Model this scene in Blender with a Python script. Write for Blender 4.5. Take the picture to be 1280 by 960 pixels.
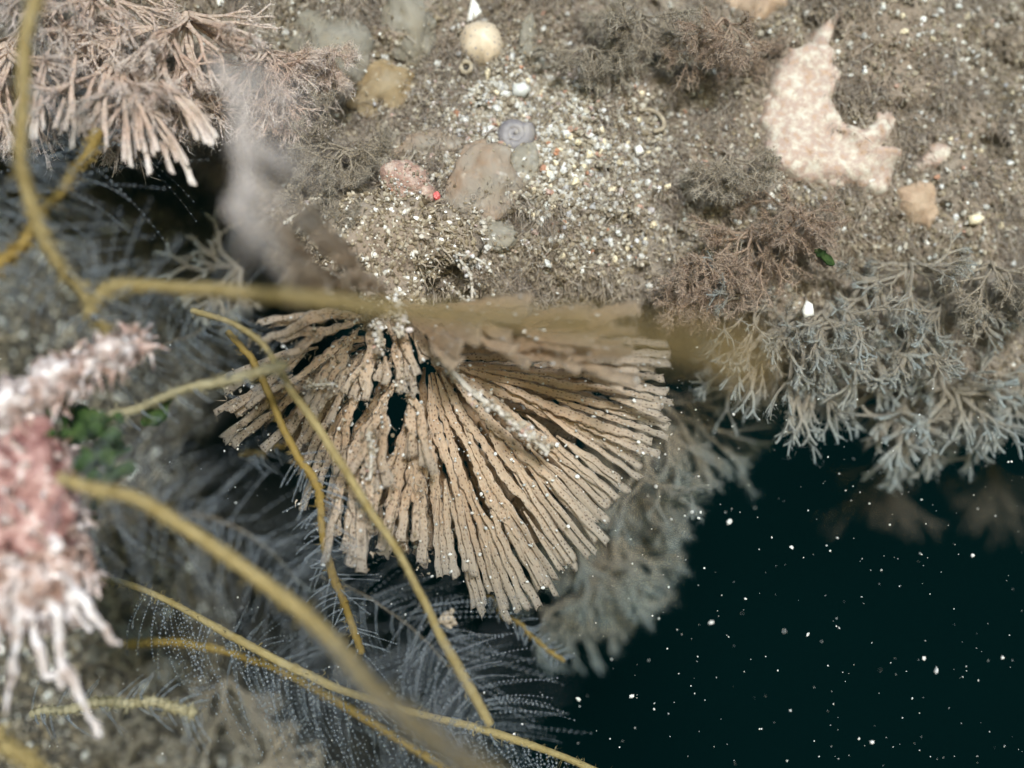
import bpy, math, random
import numpy as np
R = math.radians
rng = np.random.default_rng(7)
random.seed(7)
scn = bpy.context.scene
col = scn.collection
for o in list(bpy.data.objects):
    bpy.data.objects.remove(o)

# ------------------------------------------------------------ camera, light, exposure
D = 16.0                                       # camera to the plane of the fan
cd = bpy.data.cameras.new('camera')
cam = bpy.data.objects.new('camera', cd); col.objects.link(cam)
cam.location = (0, -D, 0); cam.rotation_euler = (R(90), 0, 0)
cd.sensor_width = 36; cd.lens = 45.0
cd.clip_start = 0.1; cd.clip_end = 400
cd.dof.use_dof = True; cd.dof.focus_distance = D - 0.1; cd.dof.aperture_fstop = 0.078
scn.camera = cam

SUN = (-0.10, 0.92, -0.29)
el = math.atan2(-SUN[2], math.hypot(SUN[0], SUN[1])); az = math.atan2(-SUN[0], -SUN[1])
w = bpy.data.worlds.new('World'); scn.world = w; w.use_nodes = True
nt = w.node_tree
sky = nt.nodes.new('ShaderNodeTexSky'); sky.sky_type = 'NISHITA'; sky.sun_disc = False
sky.sun_elevation = el; sky.sun_rotation = az
nt.links.new(sky.outputs[0], nt.nodes['Background'].inputs[0])
nt.nodes['Background'].inputs[1].default_value = 0.13
sl = bpy.data.lights.new('sun', 'SUN'); sl.energy = 5.0; sl.angle = R(8); sl.color = (1.0, 0.80, 0.765)
so = bpy.data.objects.new('sun', sl); col.objects.link(so)
from mathutils import Vector
so.rotation_euler = Vector(SUN).to_track_quat('-Z', 'Y').to_euler(); so.location = (3, -30, 20)
scn.view_settings.view_transform = 'Standard'; scn.view_settings.look = 'None'
scn.view_settings.exposure = 0.9; scn.view_settings.gamma = 1
cy = scn.cycles
cy.max_bounces = 5; cy.diffuse_bounces = 2; cy.glossy_bounces = 2; cy.transmission_bounces = 3
cy.transparent_max_bounces = 24; cy.volume_bounces = 0
cy.use_denoising = True
cy.use_adaptive_sampling = True; cy.adaptive_threshold = 0.02

# ------------------------------------------------------------ helpers
def P(px, py, y):
    px = np.asarray(px, float); py = np.asarray(py, float); y = np.asarray(y, float)
    k = (y + D) / D
    return np.stack([(px - 640) / 100 * k, y + 0 * px, (480 - py) / 100 * k], -1)

def _hash(ix, iy, iz):
    h = (ix * 374761393 + iy * 668265263 + iz * 2147483647) & 0xffffffff
    h = ((h ^ (h >> 13)) * 1274126177) & 0xffffffff
    h = (h ^ (h >> 16)) & 0xffffffff
    h = (h * 2246822519) & 0xffffffff
    return ((h ^ (h >> 15)) & 0xffff) / 65535.0
def vnoise(p):
    p = np.asarray(p, float) + 500
    i = np.floor(p).astype(np.int64); f = p - i; f = f * f * f * (f * (f * 6 - 15) + 10)
    r = 0
    for a in (0, 1):
        for b in (0, 1):
            for c in (0, 1):
                wgt = (f[..., 0] if a else 1 - f[..., 0]) * (f[..., 1] if b else 1 - f[..., 1]) * (f[..., 2] if c else 1 - f[..., 2])
                r = r + wgt * _hash(i[..., 0] + a, i[..., 1] + b, i[..., 2] + c)
    return r * 2 - 1
def fbm(p, octs=4, gain=0.5, lac=2.03):
    p = np.asarray(p, float); s = 0; a = 1
    for k in range(octs):
        s = s + a * vnoise(p * lac ** k + 17.3 * k); a *= gain
    return s
def nrmz(v):
    return v / (np.linalg.norm(v, axis=-1, keepdims=True) + 1e-12)
def sstep(a, b, x):
    t = np.clip((x - a) / (b - a), 0, 1); return t * t * (3 - 2 * t)
def crom(ctrl, n):
    c = np.asarray(ctrl, float)
    c = np.vstack([2 * c[0] - c[1], c, 2 * c[-1] - c[-2]])
    m = len(c) - 3
    t = np.linspace(0, m - 1e-6, n); i = t.astype(int); f = (t - i)[:, None]
    p0, p1, p2, p3 = c[i], c[i + 1], c[i + 2], c[i + 3]
    return 0.5 * (2 * p1 + (p2 - p0) * f + (2 * p0 - 5 * p1 + 4 * p2 - p3) * f ** 2 + (3 * p1 - p0 - 3 * p2 + p3) * f ** 3)

class MB:
    def __init__(s): s.v = []; s.f = []; s.n = 0; s.a = []
    def add(s, v, f, att=None):
        v = np.asarray(v, float).reshape(-1, 3); f = np.asarray(f, int)
        s.v.append(v); s.f.append(f + s.n); s.n += len(v)
        if att is None: att = np.zeros((len(v), 4))
        att = np.asarray(att, float); att = att.reshape(len(v), -1)
        s.a.append(att if att.shape[1] == 4 else np.concatenate([att, np.zeros((len(v), 1))], 1))
    def build(s, name, mat, parent=None, loc=None, smooth=True):
        me = bpy.data.meshes.new(name)
        v = np.concatenate(s.v)
        org = np.zeros(3)
        if parent is not None: org = np.array(parent['_loc'])
        elif loc is not None: org = np.asarray(loc, float)
        v = v - org
        me.vertices.add(len(v)); me.vertices.foreach_set('co', v.ravel().astype(np.float32))
        idx = np.concatenate([f.ravel() for f in s.f])
        tot = np.concatenate([np.full(len(f), f.shape[1]) for f in s.f])
        st = np.concatenate([[0], np.cumsum(tot)[:-1]])
        me.loops.add(len(idx)); me.loops.foreach_set('vertex_index', idx.astype(np.int32))
        me.polygons.add(len(tot)); me.polygons.foreach_set('loop_start', st.astype(np.int32))
        at = np.concatenate(s.a)
        if np.abs(at).max() > 0:
            A = me.attributes.new('strip', 'FLOAT_COLOR', 'POINT'); A.data.foreach_set('color', at.ravel().astype(np.float32))
        me.update(calc_edges=True); me.validate()
        me.polygons.foreach_set('use_smooth', np.full(len(me.polygons), smooth))
        me.materials.append(mat)
        o = bpy.data.objects.new(name, me); col.objects.link(o)
        if parent is not None: o.parent = parent
        else:
            o.location = org; o['_loc'] = list(map(float, org))
        return o

def tag(o, label, cat, group=None):
    o['label'] = label; o['category'] = cat
    if group: o['group'] = group
    return o
def thing(name, label, cat, loc, group=None):
    o = bpy.data.objects.new(name, None); col.objects.link(o)
    o.empty_display_size = 0.1
    o.location = tuple(map(float, loc)); o['_loc'] = list(map(float, loc))
    return tag(o, label, cat, group)

def tubes(mb, pts, rad, n=5, flat=1.0, nrm=None, close=True):
    """pts (H,K,3), rad (H,K): many tubes at once; flat widens the section across nrm"""
    pts = np.asarray(pts, float); rad = np.asarray(rad, float)
    if pts.ndim == 2: pts = pts[None]; rad = rad[None]
    H, K = pts.shape[:2]
    if close:
        e0 = pts[:, :1]; e1 = pts[:, -1:] + (pts[:, -1:] - pts[:, -2:-1]) * 0.02
        t1 = nrmz(pts[:, -1:] - pts[:, -2:-1]); e1 = pts[:, -1:] + t1 * rad[:, -1:, None] * 0.6
        t0 = nrmz(pts[:, :1] - pts[:, 1:2]); e0 = pts[:, :1] + t0 * rad[:, :1, None] * 0.6
        pts = np.concatenate([e0, pts, e1], 1)
        rad = np.concatenate([rad[:, :1] * 0.05, rad, rad[:, -1:] * 0.05], 1); K += 2
    T = np.empty_like(pts)
    T[:, 1:-1] = pts[:, 2:] - pts[:, :-2]; T[:, 0] = pts[:, 1] - pts[:, 0]; T[:, -1] = pts[:, -1] - pts[:, -2]
    T = nrmz(T)
    if nrm is None:
        ch = nrmz(pts[:, -1] - pts[:, 0])
        ref = np.where(np.abs(ch[:, 1:2]) < 0.8, np.array([[0., 1, 0]]), np.array([[1., 0, 0]]))
    else: ref = np.broadcast_to(nrm, (H, 3))
    ref = ref[:, None, :]
    side = nrmz(np.cross(T, ref)); nn = nrmz(np.cross(side, T))
    a = np.arange(n) / n * 2 * math.pi
    ca = np.cos(a)[None, None, :, None]; sa = np.sin(a)[None, None, :, None]
    V = pts[:, :, None] + rad[:, :, None, None] * (side[:, :, None] * ca * flat + nn[:, :, None] * sa)
    base = (np.arange(H) * K * n)[:, None, None] + (np.arange(K - 1) * n)[None, :, None]
    j = np.arange(n)[None, None, :]; j2 = (j + 1) % n
    F = np.stack([base + j, base + j2, base + n + j2, base + n + j], -1).reshape(-1, 4)
    s = np.concatenate([np.zeros((H, 1)), np.cumsum(np.linalg.norm(np.diff(pts, axis=1), axis=-1), 1)], 1)
    att = np.zeros((H, K, n, 3)); att[..., 0] = (np.cos(a) * flat)[None, None] * rad[:, :, None]; att[..., 1] = s[:, :, None]
    att[..., 2] = np.linspace(0, 1, K)[None, :, None]
    mb.add(V, F, att)

_ph = (1 + 5 ** .5) / 2
ICO_V = nrmz(np.array([(-1, _ph, 0), (1, _ph, 0), (-1, -_ph, 0), (1, -_ph, 0), (0, -1, _ph), (0, 1, _ph), (0, -1, -_ph), (0, 1, -_ph), (_ph, 0, -1), (_ph, 0, 1), (-_ph, 0, -1), (-_ph, 0, 1)], float))
ICO_F = np.array([(0, 11, 5), (0, 5, 1), (0, 1, 7), (0, 7, 10), (0, 10, 11), (1, 5, 9), (5, 11, 4), (11, 10, 2), (10, 7, 6), (7, 1, 8), (3, 9, 4), (3, 4, 2), (3, 2, 6), (3, 6, 8), (3, 8, 9), (4, 9, 5), (2, 4, 11), (6, 2, 10), (8, 6, 7), (9, 8, 1)])
def rand_rot(n):
    q = nrmz(rng.normal(size=(n, 4))); w_, x, y, z = q.T
    return np.stack([np.stack([1 - 2 * (y * y + z * z), 2 * (x * y - z * w_), 2 * (x * z + y * w_)], -1),
                     np.stack([2 * (x * y + z * w_), 1 - 2 * (x * x + z * z), 2 * (y * z - x * w_)], -1),
                     np.stack([2 * (x * z - y * w_), 2 * (y * z + x * w_), 1 - 2 * (x * x + y * y)], -1)], -2)
def grains(mb, c, size, rough=0.25, an=(0.6, 1.3)):
    c = np.asarray(c, float).reshape(-1, 3); n = len(c)
    sc = rng.uniform(an[0], an[1], (n, 1, 3)) * np.broadcast_to(size, (n,))[:, None, None]
    v = ICO_V[None] * (1 + rng.uniform(-rough, rough, (n, 12, 1))) * sc
    v = np.einsum('nij,nkj->nki', rand_rot(n), v) + c[:, None]
    f = ICO_F[None] + (np.arange(n) * 12)[:, None, None]
    mb.add(v, f.reshape(-1, 3))
def uvsphere(nu=40, nv=24):
    u = np.linspace(0, 2 * math.pi, nu, endpoint=False); v = np.linspace(0.02, math.pi - 0.02, nv)
    U, V = np.meshgrid(u, v)
    p = np.stack([np.cos(U) * np.sin(V), np.sin(U) * np.sin(V), np.cos(V)], -1).reshape(-1, 3)
    f = [(r * nu + c, r * nu + (c + 1) % nu, (r + 1) * nu + (c + 1) % nu, (r + 1) * nu + c) for r in range(nv - 1) for c in range(nu)]
    return p, np.array(f)

# ------------------------------------------------------------ materials
def lk(nt, a, b): nt.links.new(a, b)
def ramp(nt, fac, stops):
    n = nt.nodes.new('ShaderNodeValToRGB'); cr = n.color_ramp
    while len(cr.elements) < len(stops): cr.elements.new(0.5)
    for e, (p, c) in zip(cr.elements, stops): e.position = p; e.color = (*c, 1)
    lk(nt, fac, n.inputs[0]); return n.outputs[0]
def noise(nt, vec, scale, detail=5, rough=0.6):
    n = nt.nodes.new('ShaderNodeTexNoise'); n.inputs['Scale'].default_value = scale
    n.inputs['Detail'].default_value = detail; n.inputs['Roughness'].default_value = rough
    if vec is not None: lk(nt, vec, n.inputs['Vector'])
    return n.outputs[0]
def mixc(nt, fac, a, b, mode='MIX'):
    n = nt.nodes.new('ShaderNodeMix'); n.data_type = 'RGBA'; n.blend_type = mode
    for s, i in ((fac, 0), (a, 6), (b, 7)):
        if isinstance(s, (int, float)): n.inputs[i].default_value = s
        elif isinstance(s, tuple): n.inputs[i].default_value = (*s, 1)
        else: lk(nt, s, n.inputs[i])
    return n.outputs[2]
def newmat(name):
    m = bpy.data.materials.new(name); m.use_nodes = True
    nt = m.node_tree; b = nt.nodes['Principled BSDF']
    g = nt.nodes.new('ShaderNodeTexCoord')
    return m, nt, b, g.outputs['Object']
def simple(name, stops, scale=3.0, bump=0.3, bscale=30, rough=0.7, alpha=None, trans=0, sub=0, spec=0.4, island=False, coat=0):
    m, nt, b, oc = newmat(name)
    if island:
        g = nt.nodes.new('ShaderNodeNewGeometry'); f = g.outputs['Random Per Island']
        c = ramp(nt, f, stops)
    else:
        f = noise(nt, oc, scale, 6, 0.62); c = ramp(nt, f, stops)
    lk(nt, c, b.inputs['Base Color'])
    b.inputs['Roughness'].default_value = rough; b.inputs['Specular IOR Level'].default_value = spec
    if coat: b.inputs['Coat Weight'].default_value = coat; b.inputs['Coat Roughness'].default_value = 0.2
    if bump:
        h = noise(nt, oc, bscale, 4, 0.7); bn = nt.nodes.new('ShaderNodeBump'); bn.inputs['Strength'].default_value = bump
        bn.inputs['Distance'].default_value = 0.05; lk(nt, h, bn.inputs['Height']); lk(nt, bn.outputs[0], b.inputs['Normal'])
    out = nt.nodes['Material Output']; sh = b.outputs[0]
    if trans:
        t = nt.nodes.new('ShaderNodeBsdfTranslucent'); lk(nt, c, t.inputs[0])
        mx = nt.nodes.new('ShaderNodeMixShader'); mx.inputs[0].default_value = trans
        lk(nt, sh, mx.inputs[1]); lk(nt, t.outputs[0], mx.inputs[2]); sh = mx.outputs[0]
    if alpha is not None:
        tr = nt.nodes.new('ShaderNodeBsdfTransparent'); mx = nt.nodes.new('ShaderNodeMixShader'); mx.inputs[0].default_value = alpha
        lk(nt, tr.outputs[0], mx.inputs[1]); lk(nt, sh, mx.inputs[2]); sh = mx.outputs[0]
    lk(nt, sh, out.inputs[0])
    return m

def rock_mat(name, dark, mid, pale, warm):
    m, nt, b, oc = newmat(name)
    big = noise(nt, oc, 0.7, 3, 0.55); fine = noise(nt, oc, 9, 7, 0.72); med = noise(nt, oc, 2.6, 5, 0.65)
    c1 = ramp(nt, fine, [(0.30, dark), (0.47, mid), (0.62, mid), (0.74, pale)])
    c2 = mixc(nt, ramp(nt, big, [(0.42, (0, 0, 0)), (0.6, (1, 1, 1))]), c1, warm, 'MULTIPLY')
    c3 = mixc(nt, ramp(nt, med, [(0.33, (1, 1, 1)), (0.45, (0, 0, 0))]), c2, (0.42, 0.38, 0.34), 'MULTIPLY')
    v = nt.nodes.new('ShaderNodeTexVoronoi'); v.inputs['Scale'].default_value = 16; lk(nt, oc, v.inputs['Vector'])
    spk = ramp(nt, v.outputs['Distance'], [(0.0, (1, 1, 1)), (0.16, (1, 1, 1)), (0.2, (0, 0, 0))])
    sel = nt.nodes.new('ShaderNodeSeparateColor'); lk(nt, v.outputs['Color'], sel.inputs[0])
    pick = ramp(nt, sel.outputs[0], [(0.80, (0, 0, 0)), (0.82, (1, 1, 1))])
    pk = mixc(nt, 1.0, spk, pick, 'MULTIPLY')
    c4 = mixc(nt, pk, c3, (0.6, 0.57, 0.5))
    lk(nt, c4, b.inputs['Base Color']); b.inputs['Roughness'].default_value = 0.85; b.inputs['Specular IOR Level'].default_value = 0.25
    h = noise(nt, oc, 22, 6, 0.75); bn = nt.nodes.new('ShaderNodeBump'); bn.inputs['Strength'].default_value = 0.8; bn.inputs['Distance'].default_value = 0.06
    lk(nt, h, bn.inputs['Height']); lk(nt, bn.outputs[0], b.inputs['Normal'])
    return m

def strip_mat(name, ca, cb, tip, dot=(0.12, 0.06, 0.03), edge=(0.7, 0.66, 0.6), trans=0.25, alpha=None, sx=25.0, sy=17.0):
    m, nt, b, oc = newmat(name)
    at = nt.nodes.new('ShaderNodeAttribute'); at.attribute_name = 'strip'
    sep = nt.nodes.new('ShaderNodeSeparateXYZ'); lk(nt, at.outputs['Vector'], sep.inputs[0])
    mp = nt.nodes.new('ShaderNodeMapping'); mp.inputs['Scale'].default_value = (sx, sy, 0.0)
    lk(nt, at.outputs['Vector'], mp.inputs[0])
    v = nt.nodes.new('ShaderNodeTexVoronoi'); v.inputs['Scale'].default_value = 1.0; v.inputs['Randomness'].default_value = 0.35
    lk(nt, mp.outputs[0], v.inputs['Vector'])
    dm = ramp(nt, v.outputs['Distance'], [(0.0, (1, 1, 1)), (0.17, (1, 1, 1)), (0.30, (0, 0, 0))])
    n1 = noise(nt, oc, 1.6, 5, 0.6); n2 = noise(nt, oc, 14, 4, 0.7)
    base = ramp(nt, n1, [(0.35, ca), (0.65, cb)])
    base = mixc(nt, ramp(nt, n2, [(0.35, (0.0, 0.0, 0.0)), (0.7, (0.55, 0.55, 0.55))]), base, (0.46, 0.40, 0.31))
    base = mixc(nt, ramp(nt, sep.outputs[2], [(0.62, (0, 0, 0)), (1.0, (0.75, 0.75, 0.75))]), base, tip)
    k = nt.nodes.new('ShaderNodeMath'); k.operation = 'MULTIPLY'; lk(nt, dm, k.inputs[0]); k.inputs[1].default_value = 0.75
    base = mixc(nt, k.outputs[0], base, dot)
    base = mixc(nt, ramp(nt, at.outputs['Alpha'], [(0.35, (0, 0, 0)), (1.0, (0.7, 0.7, 0.7))]), base, edge)
    lk(nt, base, b.inputs['Base Color']); b.inputs['Roughness'].default_value = 0.5; b.inputs['Specular IOR Level'].default_value = 0.45
    bn = nt.nodes.new('ShaderNodeBump'); bn.inputs['Strength'].default_value = 0.55; bn.inputs['Distance'].default_value = 0.03
    lk(nt, v.outputs['Distance'], bn.inputs['Height']); lk(nt, bn.outputs[0], b.inputs['Normal'])
    out = nt.nodes['Material Output']
    t = nt.nodes.new('ShaderNodeBsdfTranslucent'); lk(nt, base, t.inputs[0])
    mx = nt.nodes.new('ShaderNodeMixShader'); mx.inputs[0].default_value = trans
    lk(nt, b.outputs[0], mx.inputs[1]); lk(nt, t.outputs[0], mx.inputs[2]); sh = mx.outputs[0]
    tr = nt.nodes.new('ShaderNodeBsdfTransparent'); m2 = nt.nodes.new('ShaderNodeMixShader')
    al = ramp(nt, sep.outputs[2], [(0.3, (.97, .97, .97)), (0.7, (0.9, 0.9, 0.9)), (1.0, (0.5, 0.5, 0.5))]) if alpha is None else None
    if al is not None: lk(nt, al, m2.inputs[0])
    else: m2.inputs[0].default_value = alpha
    lk(nt, tr.outputs[0], m2.inputs[1]); lk(nt, sh, m2.inputs[2])
    lk(nt, m2.outputs[0], out.inputs[0])
    return m

M = {}
M['rock'] = rock_mat('silty_rock', (0.075, 0.06, 0.05), (0.29, 0.245, 0.20), (0.48, 0.44, 0.40), (1.0, 0.93, 0.89))
M['rock2'] = rock_mat('rock_painted_shade', (0.016, 0.013, 0.011), (0.065, 0.056, 0.047), (0.19, 0.175, 0.16), (0.9, 0.86, 0.84))  # dark copy of the silty rock; weaker light there is put into the colour
M['grain'] = simple('mixed_sand', [(0.0, (0.09, 0.065, 0.04)), (0.3, (0.19, 0.15, 0.10)), (0.65, (0.29, 0.24, 0.17)), (0.86, (0.40, 0.36, 0.30)), (0.95, (0.65, 0.64, 0.6)), (1.0, (0.82, 0.82, 0.8))], island=True, bump=0.2, rough=0.45)
M['shell'] = simple('shell_sand', [(0.0, (0.14, 0.11, 0.08)), (0.3, (0.26, 0.22, 0.165)), (0.55, (0.36, 0.325, 0.27)), (0.78, (0.42, 0.405, 0.38)), (0.86, (0.58, 0.58, 0.59)), (0.89, (0.36, 0.18, 0.11)), (0.93, (0.34, 0.34, 0.36)), (1.0, (0.52, 0.48, 0.40))], island=True, bump=0.25, rough=0.4)
M['white'] = simple('white_chalk', [(0.35, (0.6, 0.57, 0.52)), (0.6, (0.82, 0.81, 0.78))], scale=6, bump=0.4, rough=0.5)
M['snow'] = simple('marine_snow', [(0.0, (0.4, 0.42, 0.42)), (1.0, (0.85, 0.86, 0.85))], island=True, bump=0, rough=0.5, trans=0.3)
M['fuzz'] = simple('silt_fuzz', [(0.0, (0.15, 0.115, 0.085)), (0.5, (0.30, 0.245, 0.185)), (1.0, (0.44, 0.38, 0.31))], island=True, bump=0, rough=0.9, spec=0.1, trans=0.2)
M['dimfuzz'] = simple('fuzz_painted_shade', [(0.0, (0.03, 0.026, 0.022)), (0.5, (0.075, 0.066, 0.057)), (1.0, (0.16, 0.148, 0.135))], island=True, bump=0, rough=0.9, spec=0.1, trans=0.2)  # silt fuzz darkened to match the lower rock, its shade painted in
M['turf'] = simple('silt_turf', [(0.0, (0.26, 0.20, 0.165)), (0.4, (0.37, 0.31, 0.26)), (1.0, (0.50, 0.45, 0.40))], island=True, bump=0, rough=0.9, spec=0.1, trans=0.35, alpha=.75)
M['fan'] = strip_mat('fan_strip', (0.60, 0.425, 0.285), (0.68, 0.53, 0.39), (0.56, 0.53, 0.48), trans=.5)
M['fanveil'] = strip_mat('fan_strip_near', (0.58, 0.41, 0.26), (0.66, 0.50, 0.345), (0.56, 0.48, 0.38), trans=.6, alpha=.6)
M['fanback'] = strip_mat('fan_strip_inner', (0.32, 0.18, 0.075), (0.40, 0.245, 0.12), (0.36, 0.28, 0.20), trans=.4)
M['frond'] = strip_mat('grey_frond', (0.38, 0.335, 0.275), (0.50, 0.45, 0.385), (0.40, 0.51, 0.56), dot=(0.32, 0.3, 0.28), trans=0.45, alpha=0.55)  # thin grey blades; the water's blue cast is also painted into the tips
M['frondfar'] = strip_mat('far_frond', (0.40, 0.34, 0.26), (0.48, 0.42, 0.34), (0.30, 0.42, 0.47), dot=(0.25, 0.22, 0.19), trans=0.45, alpha=0.42)  # tip colour carries painted blue for the fading through water
M['tuft'] = strip_mat('pink_tuft', (0.60, 0.42, 0.34), (0.74, 0.62, 0.55), (0.82, 0.79, 0.78), dot=(0.38, 0.25, 0.19), trans=0.4, alpha=0.85)
M['brown'] = strip_mat('brown_tuft', (0.33, 0.22, 0.16), (0.42, 0.31, 0.24), (0.44, 0.37, 0.31), dot=(0.22, 0.14, 0.1), trans=0.35, alpha=0.8)
M['fronddim'] = strip_mat('frond_painted_gloom', (0.05, 0.034, 0.024), (0.07, 0.05, 0.035), (0.07, 0.06, 0.05), trans=.3, alpha=.28)  # gloom of the deep water put into a near-black colour and low alpha
M['olive'] = strip_mat('olive_tuft', (0.30, 0.25, 0.195), (0.40, 0.345, 0.28), (0.48, 0.45, 0.39), dot=(0.22, 0.18, 0.14), trans=0.35, alpha=0.75)
M['stem'] = simple('yellow_stem', [(0.3, (0.32, 0.245, 0.09)), (0.7, (0.45, 0.375, 0.19))], scale=5, bump=0.8, bscale=26, rough=0.6, alpha=.85, trans=0.25)
M['stemdim'] = simple('amber_stem', [(0.3, (0.26, 0.175, 0.04)), (0.7, (0.35, 0.25, 0.075))], scale=5, bump=0.6, bscale=26, rough=0.6, alpha=.9, trans=0.25)
M['stempale'] = simple('pale_stem', [(0.3, (0.34, 0.30, 0.17)), (0.7, (0.44, 0.41, 0.28))], scale=4, bump=0.5, bscale=22, rough=0.55, trans=0.35, alpha=.85)
M['pinna'] = simple('polyp_hair', [(0.0, (0.26, 0.31, 0.36)), (1.0, (0.42, 0.47, 0.52))], island=True, bump=0, rough=0.5, alpha=0.32, trans=0.4)
M['veil'] = simple('veil_hair', [(0.0, (0.74, 0.72, 0.71)), (1.0, (0.84, 0.83, 0.82))], island=True, bump=0, rough=0.5, alpha=0.16, trans=0.4)
M['crust'] = simple('pink_crust', [(0.28, (0.24, 0.145, 0.09)), (0.37, (0.40, 0.28, 0.20)), (0.45, (0.37, 0.275, 0.24)), (0.54, (0.45, 0.375, 0.31)), (0.64, (0.53, 0.485, 0.42))], scale=8, bump=0.5, bscale=18, rough=0.55)
M['rootwhite'] = simple('white_root', [(0.32, (0.22, 0.14, 0.11)), (0.44, (0.32, 0.24, 0.22)), (0.54, (0.45, 0.41, 0.41)), (0.66, (0.66, 0.64, 0.68))], scale=5, bump=0.8, bscale=12, rough=0.35, coat=.4)
M['tendril'] = simple('white_tendril', [(0.32, (0.24, 0.18, 0.16)), (0.46, (0.43, 0.39, 0.38)), (0.62, (0.62, 0.61, 0.65))], scale=5, bump=0.7, bscale=12, rough=0.4, coat=.3)
M['featherstem'] = simple('feather_stem', [(0.3, (0.5, 0.48, 0.46)), (0.7, (0.62, 0.61, 0.61))], scale=5, bump=.4, alpha=.6, trans=.3)
M['crustdim'] = simple('tan_crust', [(0.3, (0.28, 0.18, 0.115)), (0.6, (0.38, 0.28, 0.2))], scale=4, bump=0.5, bscale=16, rough=0.6)
M['squirt'] = simple('sea_squirt_skin', [(0.3, (0.36, 0.32, 0.24)), (0.65, (0.46, 0.44, 0.39))], scale=2.2, bump=0.3, bscale=12, rough=0.55, alpha=0.5, trans=0.3)
M['squirtamber'] = simple('amber_squirt_skin', [(0.3, (0.46, 0.30, 0.13)), (0.65, (0.5, 0.40, 0.26))], scale=1.6, bump=0.15, bscale=8, rough=0.55, alpha=0.5, trans=0.3)
M['squirtpink'] = simple('rosy_squirt_skin', [(0.3, (0.50, 0.30, 0.18)), (0.5, (0.44, 0.36, 0.29)), (0.7, (0.40, 0.38, 0.34))], scale=2.0, bump=0.3, bscale=12, rough=0.5, alpha=0.55, trans=0.3)
M['grey'] = simple('grey_shell', [(0.3, (0.13, 0.12, 0.13)), (0.55, (0.20, 0.185, 0.195)), (0.7, (0.27, 0.245, 0.22))], scale=5, bump=0.2, rough=0.5)
M['pinkknob'] = simple('pink_knob_skin', [(0.3, (0.25, 0.15, 0.115)), (0.5, (0.37, 0.245, 0.2)), (0.65, (0.52, 0.42, 0.36))], scale=9, bump=1.0, bscale=20, rough=0.6)
M['red'] = simple('scarlet', [(0.3, (0.42, 0.05, 0.05)), (0.7, (0.6, 0.16, 0.15))], scale=5, bump=0.1, rough=0.35)
M['green'] = simple('green_weed', [(0.32, (0.018, 0.045, 0.010)), (0.5, (0.045, 0.10, 0.02)), (0.7, (0.11, 0.16, 0.05))], scale=7, bump=0.8, bscale=16, rough=0.6, trans=0.4, alpha=.88)
M['pinkflesh'] = simple('rose_crust', [(0.34, (0.085, 0.035, 0.033)), (0.47, (0.20, 0.095, 0.088)), (0.56, (0.33, 0.20, 0.185)), (0.68, (0.56, 0.47, 0.455))], scale=4.5, bump=0.6, bscale=10, rough=0.5)
M['chalky'] = simple('chalk_fuzz', [(0.32, (0.22, 0.125, 0.09)), (0.46, (0.32, 0.22, 0.19)), (0.54, (0.44, 0.37, 0.355)), (0.66, (0.66, 0.64, 0.67))], scale=4.5, bump=1.0, bscale=10, rough=0.35, coat=.4)
M['tube'] = simple('worm_tube_sand', [(0.3, (0.25, 0.2, 0.14)), (0.7, (0.42, 0.36, 0.28))], scale=7, bump=0.5, rough=0.7)
M['dark'] = simple('hollow', [(0.3, (0.012, 0.01, 0.008)), (0.7, (0.02, 0.017, 0.014))], bump=0)  # near-black paint for the shade inside worm tube openings
M['water'] = simple('deep_green_water', [(0.3, (0.0004, 0.0032, 0.0034)), (0.7, (0.0006, 0.0044, 0.0046))], scale=0.02, bump=0, rough=1.0, spec=0.0)
# cream disc with grey pores
m, nt_, b_, oc_ = newmat('pored_cream_shell')
v_ = nt_.nodes.new('ShaderNodeTexVoronoi'); v_.inputs['Scale'].default_value = 13; v_.inputs['Randomness'].default_value = 0.45
lk(nt_, oc_, v_.inputs['Vector'])
dm_ = ramp(nt_, v_.outputs['Distance'], [(0.0, (1, 1, 1)), (0.15, (1, 1, 1)), (0.27, (0, 0, 0))])
c_ = mixc(nt_, dm_, ramp(nt_, noise(nt_, oc_, 4), [(0.35, (0.50, 0.39, 0.28)), (0.65, (0.58, 0.49, 0.38))]), (0.26, 0.24, 0.24))
lk(nt_, c_, b_.inputs['Base Color']); b_.inputs['Roughness'].default_value = 0.5
M['cream'] = m

# ------------------------------------------------------------ setting: water, overhang rock, lower rock
n_u, n_v = 64, 40
th = np.linspace(R(-115), R(115), n_u); phs = np.linspace(R(-88), R(70), n_v)
TH, PH = np.meshgrid(th, phs)
wv = np.stack([70 * np.sin(TH) * np.cos(PH), -5 + 70 * np.cos(TH) * np.cos(PH), 70 * np.sin(PH)], -1).reshape(-1, 3)
wf = np.array([(r * n_u + c, r * n_u + c + 1, (r + 1) * n_u + c + 1, (r + 1) * n_u + c) for r in range(n_v - 1) for c in range(n_u - 1)])
mb = MB(); mb.add(wv, wf); o = mb.build('water', M['water']); o['kind'] = 'structure'

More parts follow.
